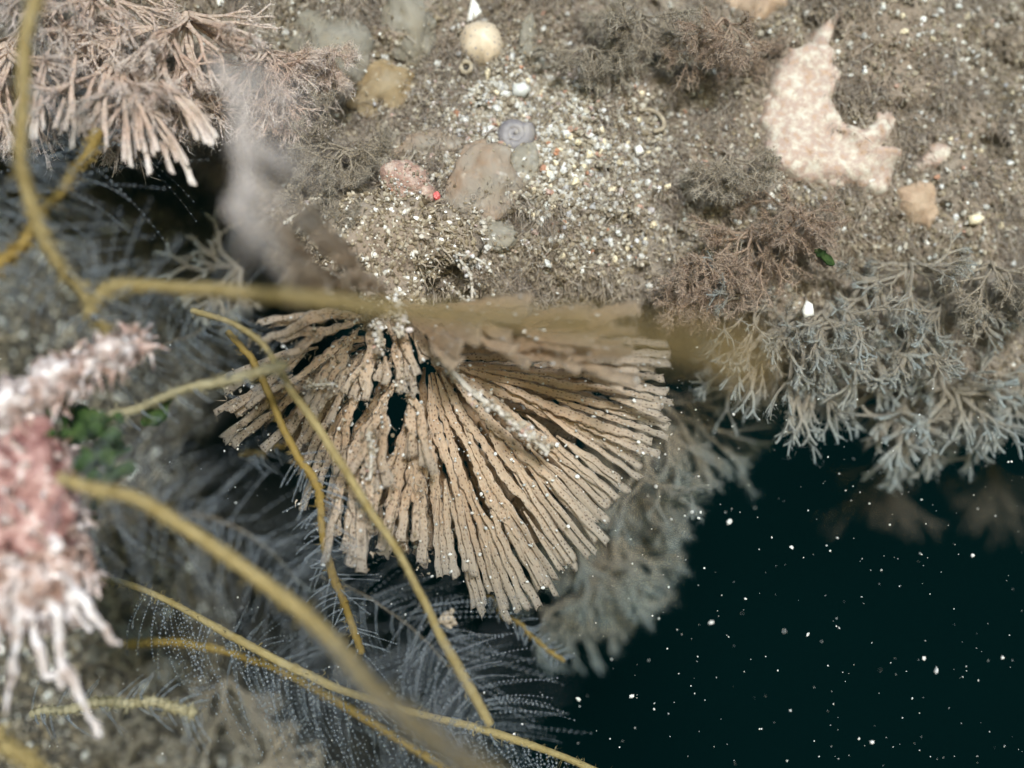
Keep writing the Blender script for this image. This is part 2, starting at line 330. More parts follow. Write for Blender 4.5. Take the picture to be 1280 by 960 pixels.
def rbf(ctrl):
    c = np.asarray(ctrl, float); X = c[:, :2] / 100; d = c[:, 2]
    def phi(r): return np.where(r > 1e-9, r * r * np.log(r + 1e-12), 0)
    n = len(c); A = np.zeros((n + 3, n + 3))
    A[:n, :n] = phi(np.linalg.norm(X[:, None] - X[None], axis=-1)) + np.eye(n) * 0.3
    A[:n, n] = 1; A[:n, n + 1:] = X; A[n, :n] = 1; A[n + 1:, :n] = X.T
    wq = np.linalg.solve(A, np.concatenate([d, np.zeros(3)]))
    def f(px, py):
        px = np.asarray(px, float) / 100; py = np.asarray(py, float) / 100
        s = wq[n] + wq[n + 1] * px + wq[n + 2] * py
        for k in range(n):
            s = s + wq[k] * phi(np.hypot(px - X[k, 0], py - X[k, 1]))
        return s
    return f
depthA0 = rbf([(0, 0, 0.9), (200, 0, .7), (400, 50, 1.0), (600, 50, 1.0), (640, 170, .7), (700, 250, .45), (500, 230, .35), (480, 310, -.05),
               (900, 100, 1.1), (1040, 150, .7), (1250, 100, 1.2), (1250, 300, 1.1), (1000, 300, .8), (850, 330, .7), (1100, 450, 1.2), (1280, 500, 1.3),
               (800, 420, 1.0), (330, 300, 1.2), (0, 160, 2.0), (150, 180, 1.9), (260, 200, 1.8), (640, 360, .6), (-300, 0, 2), (1600, 300, 2), (300, -300, 2), (1000, -300, 2.2), (-300, 200, 2.6), (1600, -200, 2.5)])
edge_c = np.array([(-400, 150), (0, 165), (110, 165), (230, 205), (310, 250), (350, 330), (430, 385), (520, 400), (620, 410), (740, 425), (860, 425), (950, 440), (1040, 480), (1130, 490), (1210, 500), (1290, 520), (1700, 560)], float)
def edgeA(px): return np.interp(px, edge_c[:, 0], edge_c[:, 1])
def reliefA(p):
    q = p * np.array([1, 0.3, 1])
    n = 0.16 * fbm(q * 0.8, 3) + 0.085 * fbm(q * 2.6 + 9, 3) + 0.04 * fbm(q * 9 + 3, 3, 0.6)
    pit = vnoise(q * 1.9 + 40); n = n + 0.30 * sstep(0.42, 0.75, pit)
    pit = vnoise(q * 4.7 + 80); n = n + 0.14 * sstep(0.4, 0.75, pit)
    return n
def depthA(px, py):
    d = depthA0(px, py)
    e = edgeA(px) + 14 * vnoise(np.stack([np.asarray(px, float) / 60, 0 * np.asarray(px, float), 0 * np.asarray(px, float)], -1))
    return d + 1.1 * sstep(-55, 5, py - e) ** 2
def rockA(px, py):
    d = depthA(px, py); p = P(px, py, d)
    return P(px, py, d + reliefA(p))
def nA(px, py):
    a = rockA(px + 4, py) - rockA(px - 4, py); b = rockA(px, py - 4) - rockA(px, py + 4)
    n = nrmz(np.cross(a, b)); return np.where(n[..., 1:2] > 0, -n, n)
NX, NY, NB = 680, 300, 46
gx = np.linspace(-330, 1620, NX)
tt = np.linspace(0, 1, NY)
ee = edgeA(gx) + 14 * vnoise(np.stack([gx / 60, 0 * gx, 0 * gx], -1))
PY = -330 + (ee[None] + 330) * tt[:, None]; PX = np.broadcast_to(gx[None], PY.shape)
front = rockA(PX, PY)
s = np.linspace(0, 1, NB + 1)[1:, None]
last = front[-1][None]
under = last + np.stack([0 * s + 0 * last[..., 0], 14 * s ** 1.4 + 0 * last[..., 0], 0.9 * np.sin(s * 2.2) - 0.15 * np.sin(s * 30) * (1 - s) + 0 * last[..., 0]], -1)
under = under + (fbm(under * 1.5, 4) * 0.22 * np.minimum(1, s * 6))[..., None] * np.array([0, 0.3, 1])
V = np.concatenate([front, under]); NT = NY + NB
ri, ci = np.meshgrid(np.arange(NT - 1), np.arange(NX - 1), indexing='ij')
F = np.stack([ri * NX + ci, (ri + 1) * NX + ci, (ri + 1) * NX + ci + 1, ri * NX + ci + 1], -1).reshape(-1, 4)
mb = MB(); mb.add(V, F); rockobj = mb.build('overhang_rock', M['rock']); rockobj['kind'] = 'structure'

depthB0 = rbf([(0, 200, 6.5), (200, 250, 6.5), (330, 300, 7), (0, 330, 4.4), (200, 380, 4.2), (60, 420, 3.0), (200, 480, 3.4), (0, 600, 3.0), (150, 620, 3.0), (250, 560, 3.8), (220, 760, 3.2), (100, 900, 2.2), (280, 900, 3.2), (400, 960, 4.2), (-300, 500, 3), (-300, 1200, 2), (300, 1250, 2.5), (-300, 0, 8), (350, -50, 9)])
edge_d = np.array([(-150, 420), (250, 400), (340, 380), (420, 330), (500, 290), (580, 250), (680, 285), (800, 300), (880, 350), (940, 420), (1000, 480), (1300, 620)], float)
def edgeB(py): return np.interp(py, edge_d[:, 0], edge_d[:, 1])
def reliefB(p):
    q = p * np.array([1, 0.3, 1])
    return 0.30 * fbm(q * 0.7 + 5, 3) + 0.16 * fbm(q * 2.2 + 19, 3) + 0.06 * fbm(q * 7 + 3, 3, 0.6) + 0.35 * sstep(0.35, 0.7, vnoise(q * 1.7 + 4))
def depthB(px, py):
    return depthB0(px, py) + 1.4 + 1.5 * sstep(-70, 5, px - edgeB(py)) ** 2
def rockB(px, py):
    d = depthB(px, py); return P(px, py, d + reliefB(P(px, py, d)))
def nB(px, py):
    a = rockB(px + 4, py) - rockB(px - 4, py); b = rockB(px, py - 4) - rockB(px, py + 4)
    n = nrmz(np.cross(a, b)); return np.where(n[..., 1:2] > 0, -n, n)
NY2, NX2 = 420, 220
gy = np.linspace(-120, 1280, NY2); tt = np.linspace(0, 1, NX2)
ee = edgeB(gy) + 16 * vnoise(np.stack([gy / 50, 0 * gy + 3, 0 * gy], -1))
PX = -330 + (ee[:, None] + 330) * tt[None]; PY = np.broadcast_to(gy[:, None], PX.shape)
front = rockB(PX, PY)
s = np.linspace(0, 1, 31)[None, 1:]
last = front[:, -1][:, None]
back = last + np.stack([-0.6 * s + 0 * last[..., 0], 12 * s ** 1.4 + 0 * last[..., 0], 0 * s + 0 * last[..., 0]], -1)
back = back + (fbm(back * 1.3, 3) * 0.3 * np.minimum(1, s * 6))[..., None] * np.array([1, 0.3, 0])
V = np.concatenate([front, back], 1); W = NX2 + 30
ri, ci = np.meshgrid(np.arange(NY2 - 1), np.arange(W - 1), indexing='ij')
F = np.stack([ri * W + ci, (ri + 1) * W + ci, (ri + 1) * W + ci + 1, ri * W + ci + 1], -1).reshape(-1, 4)
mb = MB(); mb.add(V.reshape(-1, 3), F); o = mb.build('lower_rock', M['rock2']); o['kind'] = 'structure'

# ------------------------------------------------------------ sediment and fuzz scattered on the rocks (uncountable)
def blades(mb, p, n, length, width, droop=0.35):
    k = len(p)
    d = nrmz(n + rng.normal(size=(k, 3)) * 0.55 + np.array([0, 0, -droop]))
    L = (length * rng.uniform(0.5, 1.4, k))[:, None]
    sd = nrmz(np.cross(d, rng.normal(size=(k, 3)))) * (width * rng.uniform(0.6, 1.4, k))[:, None]
    mid = p + d * L * 0.55 + rng.normal(size=(k, 3)) * 0.02; end = p + d * L + rng.normal(size=(k, 3)) * 0.04 + np.array([0, 0, -0.25]) * L
    v = np.stack([p - sd, p + sd, mid + sd * 0.8, mid - sd * 0.8, end], 1)
    b = (np.arange(k) * 5)[:, None]
    mb.v.append(v.reshape(-1, 3)); mb.a.append(np.zeros((k * 5, 4)))
    mb.f.append(b + np.array([[0, 1, 2, 3]]) + mb.n); mb.f.append(b + np.array([[3, 2, 4]]) + mb.n); mb.n += k * 5
def sampA(n, x0=-60, x1=1340, y0=-50):
    px = rng.uniform(x0, x1, n); py = y0 + (edgeA(px) - 4 - y0) * rng.uniform(0, 1, n) ** 0.9
    return px, py
px, py = sampA(26000)
dens = sstep(-0.25, 0.5, vnoise(np.stack([px / 55, 0 * px, py / 55], -1)))
keep = rng.uniform(size=len(px)) < 0.25 + 0.75 * dens; px, py = px[keep], py[keep]
p = rockA(px, py); n = nA(px, py)
mb = MB(); grains(mb, p + n * 0.01, 0.018 + 0.03 * rng.uniform(size=len(p)) ** 3)
o = mb.build('sediment', M['grain'], smooth=False); o['kind'] = 'stuff'
# coarse shell sand patch
k = 9000
px = np.concatenate([rng.normal(690, 85, k // 2), rng.normal(640, 60, k // 3), rng.uniform(560, 1280, k - k // 2 - k // 3)])
py = np.concatenate([rng.normal(205, 55, k // 2), rng.normal(130, 35, k // 3), rng.uniform(0, 330, k - k // 2 - k // 3)])
ok = (py < edgeA(px) - 10) & (py > -20); px, py = px[ok], py[ok]
p = rockA(px, py); n = nA(px, py)
mb = MB(); grains(mb, p + n * 0.02, 0.016 + 0.034 * rng.uniform(size=len(p)) ** 2.2)
o = mb.build('shell_sand', M['shell'], smooth=False); o['kind'] = 'stuff'
px, py = sampA(90000)
dens = sstep(-0.35, 0.45, vnoise(np.stack([px / 75 + 9, 0 * px, py / 75], -1)))
sandy = np.exp(-((px - 690) / 100) ** 2 - ((py - 190) / 80) ** 2)
keep = rng.uniform(size=len(px)) < (0.15 + 0.85 * dens) * (1 - 0.8 * sandy); px, py = px[keep], py[keep]
p = rockA(px, py); n = nA(px, py)
mb = MB(); blades(mb, p, n, 0.10, 0.009)
o = mb.build('silt_fuzz', M['fuzz']); o['kind'] = 'stuff'
# soft turf of longer silty hairs in loose clumps
px, py = sampA(110000)
dens = sstep(-0.05, 0.6, vnoise(np.stack([px / 38 + 31, 0 * px, py / 38], -1)))
sandy = np.exp(-((px - 690) / 95) ** 2 - ((py - 190) / 75) ** 2)
keep = rng.uniform(size=len(px)) < (0.10 + 0.8 * dens) * (1 - 0.8 * sandy); px, py = px[keep], py[keep]
p = rockA(px, py); n = nA(px, py)
mb = MB(); blades(mb, p, n, 0.22, 0.0075, .5); o = mb.build('silt_turf', M['turf']); o['kind'] = 'stuff'
# lower rock
k = 14000
py = rng.uniform(200, 1000, k); px = -60 + (edgeB(py) + 50) * rng.uniform(0, 1, k)
p = rockB(px, py); n = nB(px, py)
mb = MB(); grains(mb, p + n * 0.02, 0.02 + 0.045 * rng.uniform(size=k) ** 4)
o = mb.build('sediment', M['grain'], smooth=False); o['kind'] = 'stuff'
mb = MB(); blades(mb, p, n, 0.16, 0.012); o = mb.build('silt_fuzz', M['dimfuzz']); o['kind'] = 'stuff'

# individually countable larger shell grains
GB = []
for q in range(8):
    mb = MB(); grains(mb, [(0, 0, 0)], 1.0, 0.3, (0.55, 1.25)); GB.append((mb.v[0], mb.f[0]))
gm = [simple('grain_white', [(0.3, (0.46, 0.45, 0.43)), (0.7, (0.66, 0.66, 0.66))], scale=9, bump=.2, rough=.4),
      simple('grain_cream', [(0.3, (0.60, 0.50, 0.34)), (0.7, (0.74, 0.66, 0.5))], scale=9, bump=.2, rough=.4),
      simple('grain_grey', [(0.3, (0.42, 0.43, 0.42)), (0.7, (0.62, 0.62, 0.6))], scale=9, bump=.2, rough=.4),
      simple('grain_rust', [(0.3, (0.36, 0.15, 0.08)), (0.7, (0.5, 0.28, 0.18))], scale=9, bump=.2, rough=.4)]
gmesh = {}
for q, (v, f) in enumerate(GB):
    for mi in range(4):
        mb = MB(); mb.add(v, f); oo = mb.build('shell_grain', gm[mi], smooth=False); gmesh[q, mi] = oo.data; bpy.data.objects.remove(oo)
LMK = [(600, 57, 'the cream pored disc'), (643, 170, 'the grey coiled disc'), (605, 238, 'the rosy brown squirt'), (648, 112, 'the angular pale chip'), (816, 150, 'the pale hook shaped tube'),
       (798, 190, 'the white chip at the right of the sand'), (508, 230, 'the red tipped knob'), (1045, 150, 'the large pinkish crust'), (1165, 195, 'the small white crust'), (1148, 257, 'the tan crust blob'), (1000, 277, 'the small worm hole'),
       (478, 112, 'the amber squirt'), (510, 25, 'the tall grey squirt'), (415, 55, 'the large grey green squirt'), (720, 330, 'the ledge over the broad yellow blur'), (700, 230, 'the middle of the sand patch'), (740, 90, 'the dusty tufts over the sand patch'), (1220, 273, 'the pale cream chip'), (930, 60, 'the reddish brown twig tuft at the top'), (880, 330, 'the brown twigs under the sand'), (1240, 80, 'the top right corner')]
def whereabouts(px, py):
    l = min(LMK, key=lambda q: math.hypot(q[0] - px, q[1] - py)); dx, dy = px - l[0], py - l[1]
    side = ('right of' if dx > 0 else 'left of') if abs(dx) > abs(dy) else ('below' if dy > 0 else 'above')
    return side + ' ' + l[2]
def grain_thing(name, p, size, mi, label, cat, group):
    o = bpy.data.objects.new(name, gmesh[random.randrange(8), mi]); col.objects.link(o)
    o.location = tuple(map(float, p)); o.scale = (size,) * 3
    o.rotation_euler = (random.uniform(0, 6), random.uniform(0, 6), random.uniform(0, 6))
    return tag(o, label, cat, group)
kinds = [('white shell grain lying in the coarse sand patch on the rock wall', 0), ('cream shell grain lying in the coarse sand patch on the rock wall', 1),
         ('grey shell grain lying in the coarse sand patch on the rock wall', 2), ('rust brown grain lying in the coarse sand patch on the rock wall', 3)]
for k in range(190):
    while True:
        if k < 110: px, py = random.gauss(685, 75), random.gauss(185, 60)
        else: px, py = random.uniform(560, 860), random.uniform(70, 330)
        if 570 < px < 880 and 60 < py < 340: break
    kk = random.choices(range(4), (5, 4, 3, .5))[0]
    p = rockA(px, py) + nA(px, py) * 0.03
    grain_thing('shell_grain', p, random.uniform(0.03, 0.068), kinds[kk][1], random.choice(['', '']) + ['white', 'cream', 'grey', 'rust brown'][kk] + ' shell grain ' + whereabouts(px, py), 'sand grain', 'shell grains in the sand patch')
for k in range(80):
    px = random.choice([random.uniform(880, 1270), random.uniform(1130, 1270), random.uniform(350, 640)]); py = random.uniform(8, 330)
    if py > edgeA(px) - 30: continue
    p = rockA(px, py) + nA(px, py) * 0.03
    grain_thing('shell_grain', p, random.uniform(0.025, 0.055), (kk := random.choice([0, 0, 1, 2])), ['white', 'cream', 'grey'][kk] + ' grain on the silty rock ' + whereabouts(px, py), 'sand grain', 'grains scattered on the silty rock')

# ------------------------------------------------------------ generic crust patch that follows the rock
def in_poly(px, py, poly):
    poly = np.asarray(poly, float); x, y = px, py; ins = np.zeros(px.shape, bool); j = len(poly) - 1
    for i in range(len(poly)):
        xi, yi = poly[i]; xj, yj = poly[j]
        c = ((yi > y) != (yj > y)) & (x < (xj - xi) * (y - yi) / (yj - yi + 1e-12) + xi)
        ins ^= c; j = i
    return ins
def sdist(px, py, poly):
    poly = np.asarray(poly, float); d = np.full(px.shape, 1e9)
    for i in range(len(poly)):
        a = poly[i]; b = poly[(i + 1) % len(poly)]; ab = b - a
        t = np.clip(((px - a[0]) * ab[0] + (py - a[1]) * ab[1]) / (ab @ ab + 1e-9), 0, 1)
        d = np.minimum(d, np.hypot(px - a[0] - t * ab[0], py - a[1] - t * ab[1]))
    return np.where(in_poly(px, py, poly), d, -d)
def patch(name, label, cat, poly, mat, h=0.12, ramp_px=9, step=3.0, jag=5, lump=0.06, lift=0.04, surf=None):
    surf = surf or (rockA, nA)
    poly = np.asarray(poly, float); x0, y0 = poly.min(0) - 12; x1, y1 = poly.max(0) + 12
    X, Y = np.meshgrid(np.arange(x0, x1, step), np.arange(y0, y1, step))
    q = np.stack([X / 14, 0 * X + 3, Y / 14], -1)
    sd = sdist(X, Y, poly) + jag * fbm(q, 3)
    d = depthA(X, Y); pos = P(X, Y, d)
    smooth = np.stack([0 * X, 0.08 * fbm(pos * 0.8, 2), 0 * X], -1)
    hh = h * (1 - np.exp(-np.maximum(sd, 0) / ramp_px)) + np.where(sd < 0, sd * 0.03, 0)
    hh = hh + lump * fbm(np.stack([X / 30, 0 * X, Y / 30], -1), 3) * sstep(0, 15, sd)
    base = surf[0](X, Y)
    bl = base.copy()
    for _ in range(40):                                   # crust smooths over the pits of the rock
        m_ = bl.copy(); m_[1:-1, 1:-1] = (bl[1:-1, 1:-1] * 1 + bl[:-2, 1:-1] + bl[2:, 1:-1] + bl[1:-1, :-2] + bl[1:-1, 2:]) / 5; bl = m_
    bl[..., 1] = np.minimum(bl[..., 1], base[..., 1] + .02) if h < .1 else bl[..., 1]
    V = bl + np.array([0, -1, 0.15]) * (hh + lift * (sd > 0))[..., None]
    ok = sd > -5
    ny, nx = X.shape; idx = np.arange(ny * nx).reshape(ny, nx)
    c = ok[:-1, :-1] & ok[1:, :-1] & ok[:-1, 1:] & ok[1:, 1:]
    f = np.stack([idx[:-1, :-1][c], idx[1:, :-1][c], idx[1:, 1:][c], idx[:-1, 1:][c]], -1)
    used = np.unique(f); rm = np.full(ny * nx, -1); rm[used] = np.arange(len(used))
    mb = MB(); mb.add(V.reshape(-1, 3)[used], rm[f])
    cpt = V.reshape(-1, 3)[used].mean(0)
    return tag(mb.build(name, mat, loc=cpt), label, cat)
patch('encrusting_sponge', 'large pinkish white crust with jagged outline on the rock at right', 'sponge',
      [(1047, 16), (1019, 34), (1012, 53), (981, 62), (962, 81), (959, 116), (947, 150), (955, 175), (947, 190), (962, 209), (990, 226), (1031, 233), (1056, 233), (1081, 239), (1103, 247), (1115, 222), (1123, 200), (1130, 184), (1100, 184), (1115, 165), (1115, 140), (1103, 134), (1090, 150), (1078, 162), (1056, 156), (1047, 134), (1037, 125), (1048, 103), (1047, 87), (1034, 84), (1042, 69), (1037, 47), (1050, 22)], M['crust'], h=0.15, jag=4.5, lump=.02, ramp_px=6)
patch('encrusting_sponge', 'small white crust patch just right of the large pinkish crust', 'sponge',
      [(1138, 212), (1150, 196), (1164, 182), (1180, 176), (1193, 186), (1186, 198), (1168, 210), (1150, 215)], M['crust'], h=0.1, jag=3)
patch('encrusting_sponge', 'dull tan crust blob below the right end of the pinkish crust', 'sponge',
      [(1124, 240), (1140, 228), (1160, 230), (1174, 245), (1172, 270), (1158, 285), (1138, 280), (1122, 262)], M['crustdim'], h=0.14, jag=5)
patch('encrusting_sponge', 'peach crust at the top edge of the picture left of the pinkish crust', 'sponge',
      [(905, -20), (975, -20), (982, 8), (960, 24), (942, 30), (925, 14), (908, 5)], M['crustdim'], h=0.14, jag=4)
patch('barnacle_shell', 'round cream shell disc dotted with small grey pores', 'shell',
      [(574, 46), (580, 36), (592, 30), (606, 30), (618, 34), (626, 44), (629, 58), (626, 70), (616, 74), (608, 83), (598, 84), (590, 76), (580, 68), (575, 58)], M['cream'], h=0.2, ramp_px=10, jag=1.2, lump=0.015, lift=0.08, step=1.5)

# white triangular chip above the disc
def chip(name, label, poly, mat, y, th=0.05, cat='shell'):
    poly = np.asarray(poly, float); n = len(poly)
    a = P(poly[:, 0], poly[:, 1], y + 0 * poly[:, 0]); c = a.mean(0)
    inn = c + (a - c) * 0.72 + np.array([0, -th, 0]); bk = c + (a - c) * 0.9 + np.array([0, th, 0])
    mb = MB(); V = np.concatenate([a, inn, bk, [c + np.array([0, -th * 1.3, 0])], [c + np.array([0, th, 0])]])
    q = [(i, (i + 1) % n, n + (i + 1) % n, n + i) for i in range(n)] + [((i + 1) % n, i, 2 * n + i, 2 * n + (i + 1) % n) for i in range(n)]
    t = [(n + i, n + (i + 1) % n, 3 * n) for i in range(n)] + [(2 * n + (i + 1) % n, 2 * n + i, 3 * n + 1) for i in range(n)]
    mb.add(V, q); mb.f.append(np.array(t))
    return tag(mb.build(name, mat, loc=c), label, cat)
def yA(px, py): return float(rockA(np.array(px * 1.0), np.array(py * 1.0))[1])
chip('shell_chip', 'thin white triangular shell chip standing above the cream disc', [(591, -4), (598, 6), (603, 15), (598, 20), (591, 28), (582, 31), (585, 18), (588, 4)], M['white'], yA(592, 18) - 0.12, 0.03)
chip('shell_chip', 'white shell flake in the fronds below the pinkish crust', [(1008, 375), (1016, 380), (1018, 394), (1005, 398), (1002, 388)], M['white'], 0.2, 0.05)
chip('shell_chip', 'larger angular pale pebble chip near the top of the sand patch', [(640, 106), (656, 102), (664, 112), (656, 122), (640, 120)], gm[2], yA(650, 112) - 0.12, 0.07)
chip('shell_chip', 'white angular shell chip at the right end of the sand patch', [(792, 184), (800, 180), (806, 190), (796, 196)], M['white'], yA(798, 188) - 0.1, 0.05)
chip('shell_chip', 'pale cream chip at the right rock face under the crusts', [(1210, 270), (1222, 266), (1232, 272), (1224, 281), (1211, 281)], gm[1], yA(1220, 273) - 0.1, 0.06)

# grey coiled shell
c0 = rockA(np.array(643.), np.array(170.)) + np.array([0, -0.08, 0])
a = np.linspace(0, 4.2 * math.pi, 120); r = 0.03 + 0.135 * (a / a[-1])
path = c0 + np.stack([r * np.cos(a), -0.05 + 0.06 * (a / a[-1]), r * np.sin(a)], -1)
mb = MB(); tubes(mb, path, 0.05 + 0.075 * (a / a[-1]), n=8)
tag(mb.build('coiled_tube', M['grey'], loc=c0), 'grey flat coiled worm tube like a disc beside the sand patch', 'worm tube')
# pale curved tube
mb = MB(); pth = crom([P(800, 138, yA(800, 138) - .1), P(815, 138, yA(815, 138) - .18), P(828, 148, yA(828, 148) - .2), P(829, 160, yA(829, 160) - .16), P(818, 164, yA(818, 164) - .1)], 24)
tubes(mb, pth, np.linspace(0.022, 0.038, 24), n=8); tag(mb.build('curved_tube', M['tube'], loc=pth[0]), 'pale hook shaped worm tube on the rock right of the sand', 'worm tube')
# worm holes
def worm_hole(px, py, r, label, mat='tube'):
    c = rockA(np.array(px * 1.0), np.array(py * 1.0)) + np.array([0, -0.06, 0])
    t = thing('worm_hole', label, 'worm tube', c)
    a = np.linspace(0, 2 * math.pi, 25)
    mb = MB(); ring = c + np.stack([r * np.cos(a), -0.03 + 0.02 * np.sin(3 * a), r * np.sin(a)], -1)
    tubes(mb, ring, np.full(25, r * 0.45), n=7, close=False); mb.build('rim', M[mat], t)
    mb = MB(); a = a[:-1]; rr = np.concatenate([[c + np.array([0, 0.02, 0])], c + np.stack([r * .95 * np.cos(a), 0 * a + 0.0, r * .95 * np.sin(a)], -1)])
    mb.add(rr, [(0, i + 1, (i + 1) % 24 + 1) for i in range(24)]); mb.build('hollow', M['dark'], t)  # shallow disc, its dark colour stands in for the shade in the opening
worm_hole(583, 86, 0.07, 'sandy worm tube with dark opening under the cream disc')
worm_hole(997, 277, 0.05, 'small ringed worm hole in the brown turf below the pinkish crust')
worm_hole(936, 314, 0.045, 'tiny worm hole left of the green scrap in the brown turf')
worm_hole(905, 298, 0.04, 'faint worm hole among pink brown twigs under the sand')

# ------------------------------------------------------------ sea squirts: soft translucent blobs
SPH = uvsphere(44, 26)
def squirt(label, px, py, w_, h_, rot, mat, th=0.35, siphons=(), lift=0.0, y=None):
    c = P(px, py, (yA(px, py) if y is None else y) - lift)
    v = SPH[0].copy()
    n = fbm(v * 1.3 + px * .01, 3); v = v * (1 + 0.30 * n)[:, None]
    v = v * np.array([w_ / 200, th * .6, h_ / 200]); a = R(rot)
    v = np.stack([v[:, 0] * math.cos(a) - v[:, 2] * math.sin(a), v[:, 1], v[:, 0] * math.sin(a) + v[:, 2] * math.cos(a)], -1)
    t = thing('sea_squirt', label, 'sea squirt', c)
    mb = MB(); mb.add(v + c, SPH[1]); mb.build('body', mat, t)
    mb = MB(); cv = SPH[0] * np.array([w_ / 200 * .55, th * .55, h_ / 200 * .5]) + c + np.array([0.05, .05, -.03])
    mb.add(cv, SPH[1]); mb.build('inner_gut', M['squirtamber'], t)
    g = nrmz(rng.normal(size=(90, 3))); g[:, 1] = -np.abs(g[:, 1]); k = rng.integers(0, len(v), 90); g = (v + c)[k]; g = g[g[:, 1] < c[1]]
    if len(g):
        mb = MB(); grains(mb, g, .012 + .02 * rng.uniform(size=len(g)) ** 2); o = mb.build('sand_coat', M['grain'], t, smooth=False); o['kind'] = 'stuff'
    for (sx, sy, r) in siphons:
        a = np.linspace(0, 2 * math.pi, 20); cc = P(sx, sy, c[1] - th * 0.85)
        mb = MB(); tubes(mb, cc + np.stack([r * np.cos(a), 0 * a, r * np.sin(a)], -1), np.full(20, r * .35), n=6, close=False); mb.build('siphon', mat, t)
squirt('large grey green translucent sea squirt at the top of the wall', 415, 55, 120, 92, -15, M['squirt'])
squirt('tall grey translucent sea squirt reaching the top edge', 510, 25, 70, 110, 15, M['squirt'])
squirt('amber translucent sea squirt below the two grey ones', 478, 112, 90, 62, 25, M['squirtamber'], .3)
squirt('thin flat tan translucent sea squirt above the pink knob', 535, 183, 95, 40, 8, M['squirtpink'], .2)
squirt('rosy brown translucent sea squirt right of the red tipped knob', 605, 238, 88, 92, -20, M['squirtpink'], .3, siphons=[(592, 246, .03)])
squirt('smaller pale squirt on the upper side of the rosy brown one', 602, 208, 56, 50, 10, M['squirtpink'], .25)
squirt('grey squirt touching the right side of the rosy brown one', 656, 212, 42, 62, -10, M['squirt'], .22)
squirt('small bluish grey squirt below the rosy brown one', 622, 298, 50, 34, 0, M['squirt'], .2)
squirt('faint brown squirt in the shaded hollow left of the knob', 345, 235, 60, 50, 0, M['squirtamber'], .2)
squirt('narrow upright grey squirt right of the cream disc', 660, 50, 22, 60, -5, M['squirt'], .15)

# pink knob with a red tip
c = P(508, 229, yA(508, 229) - 0.42)
t = thing('sand_crusted_polyp', 'pink sand crusted knob with a bright red tip above the fan', 'polyp', c)
v = SPH[0] * (1 + 0.12 * fbm(SPH[0] * 2, 3))[:, None] * np.array([0.34, 0.28, 0.26])
a = R(-28); v = np.stack([v[:, 0] * math.cos(a) - v[:, 2] * math.sin(a), v[:, 1], v[:, 0] * math.sin(a) + v[:, 2] * math.cos(a)], -1)
mb = MB(); mb.add(v + c, SPH[1]); mb.build('body', M['pinkknob'], t)
e = P(538, 246, c[1] - 0.1); mb = MB(); tubes(mb, crom([c + np.array([0.1, -.05, -.05]), (c + e) / 2, e], 10), np.linspace(0.2, 0.12, 10), n=12); mb.build('neck', M['pinkknob'], t)
mb = MB(); e2 = P(546, 245, c[1] - 0.16); mb.add(SPH[0] * (1 + .2 * fbm(SPH[0] * 3, 2))[:, None] * np.array([.042, .04, .052]) + e2, SPH[1]); mb.build('red_tip', M['red'], t)
d = nrmz(rng.normal(size=(420, 3)) + np.array([0, -.5, -.6])); d[:, 1] = -np.abs(d[:, 1]); d = nrmz(d)
g = d * np.array([0.34, 0.28, 0.27]); g = np.stack([g[:, 0] * math.cos(a) - g[:, 2] * math.sin(a), g[:, 1], g[:, 0] * math.sin(a) + g[:, 2] * math.cos(a)], -1) + c
mb = MB(); grains(mb, g[:380], 0.010 + 0.018 * rng.uniform(size=380) ** 2); o = mb.build('sand_coat', M['shell'], t, smooth=False); o['kind'] = 'stuff'

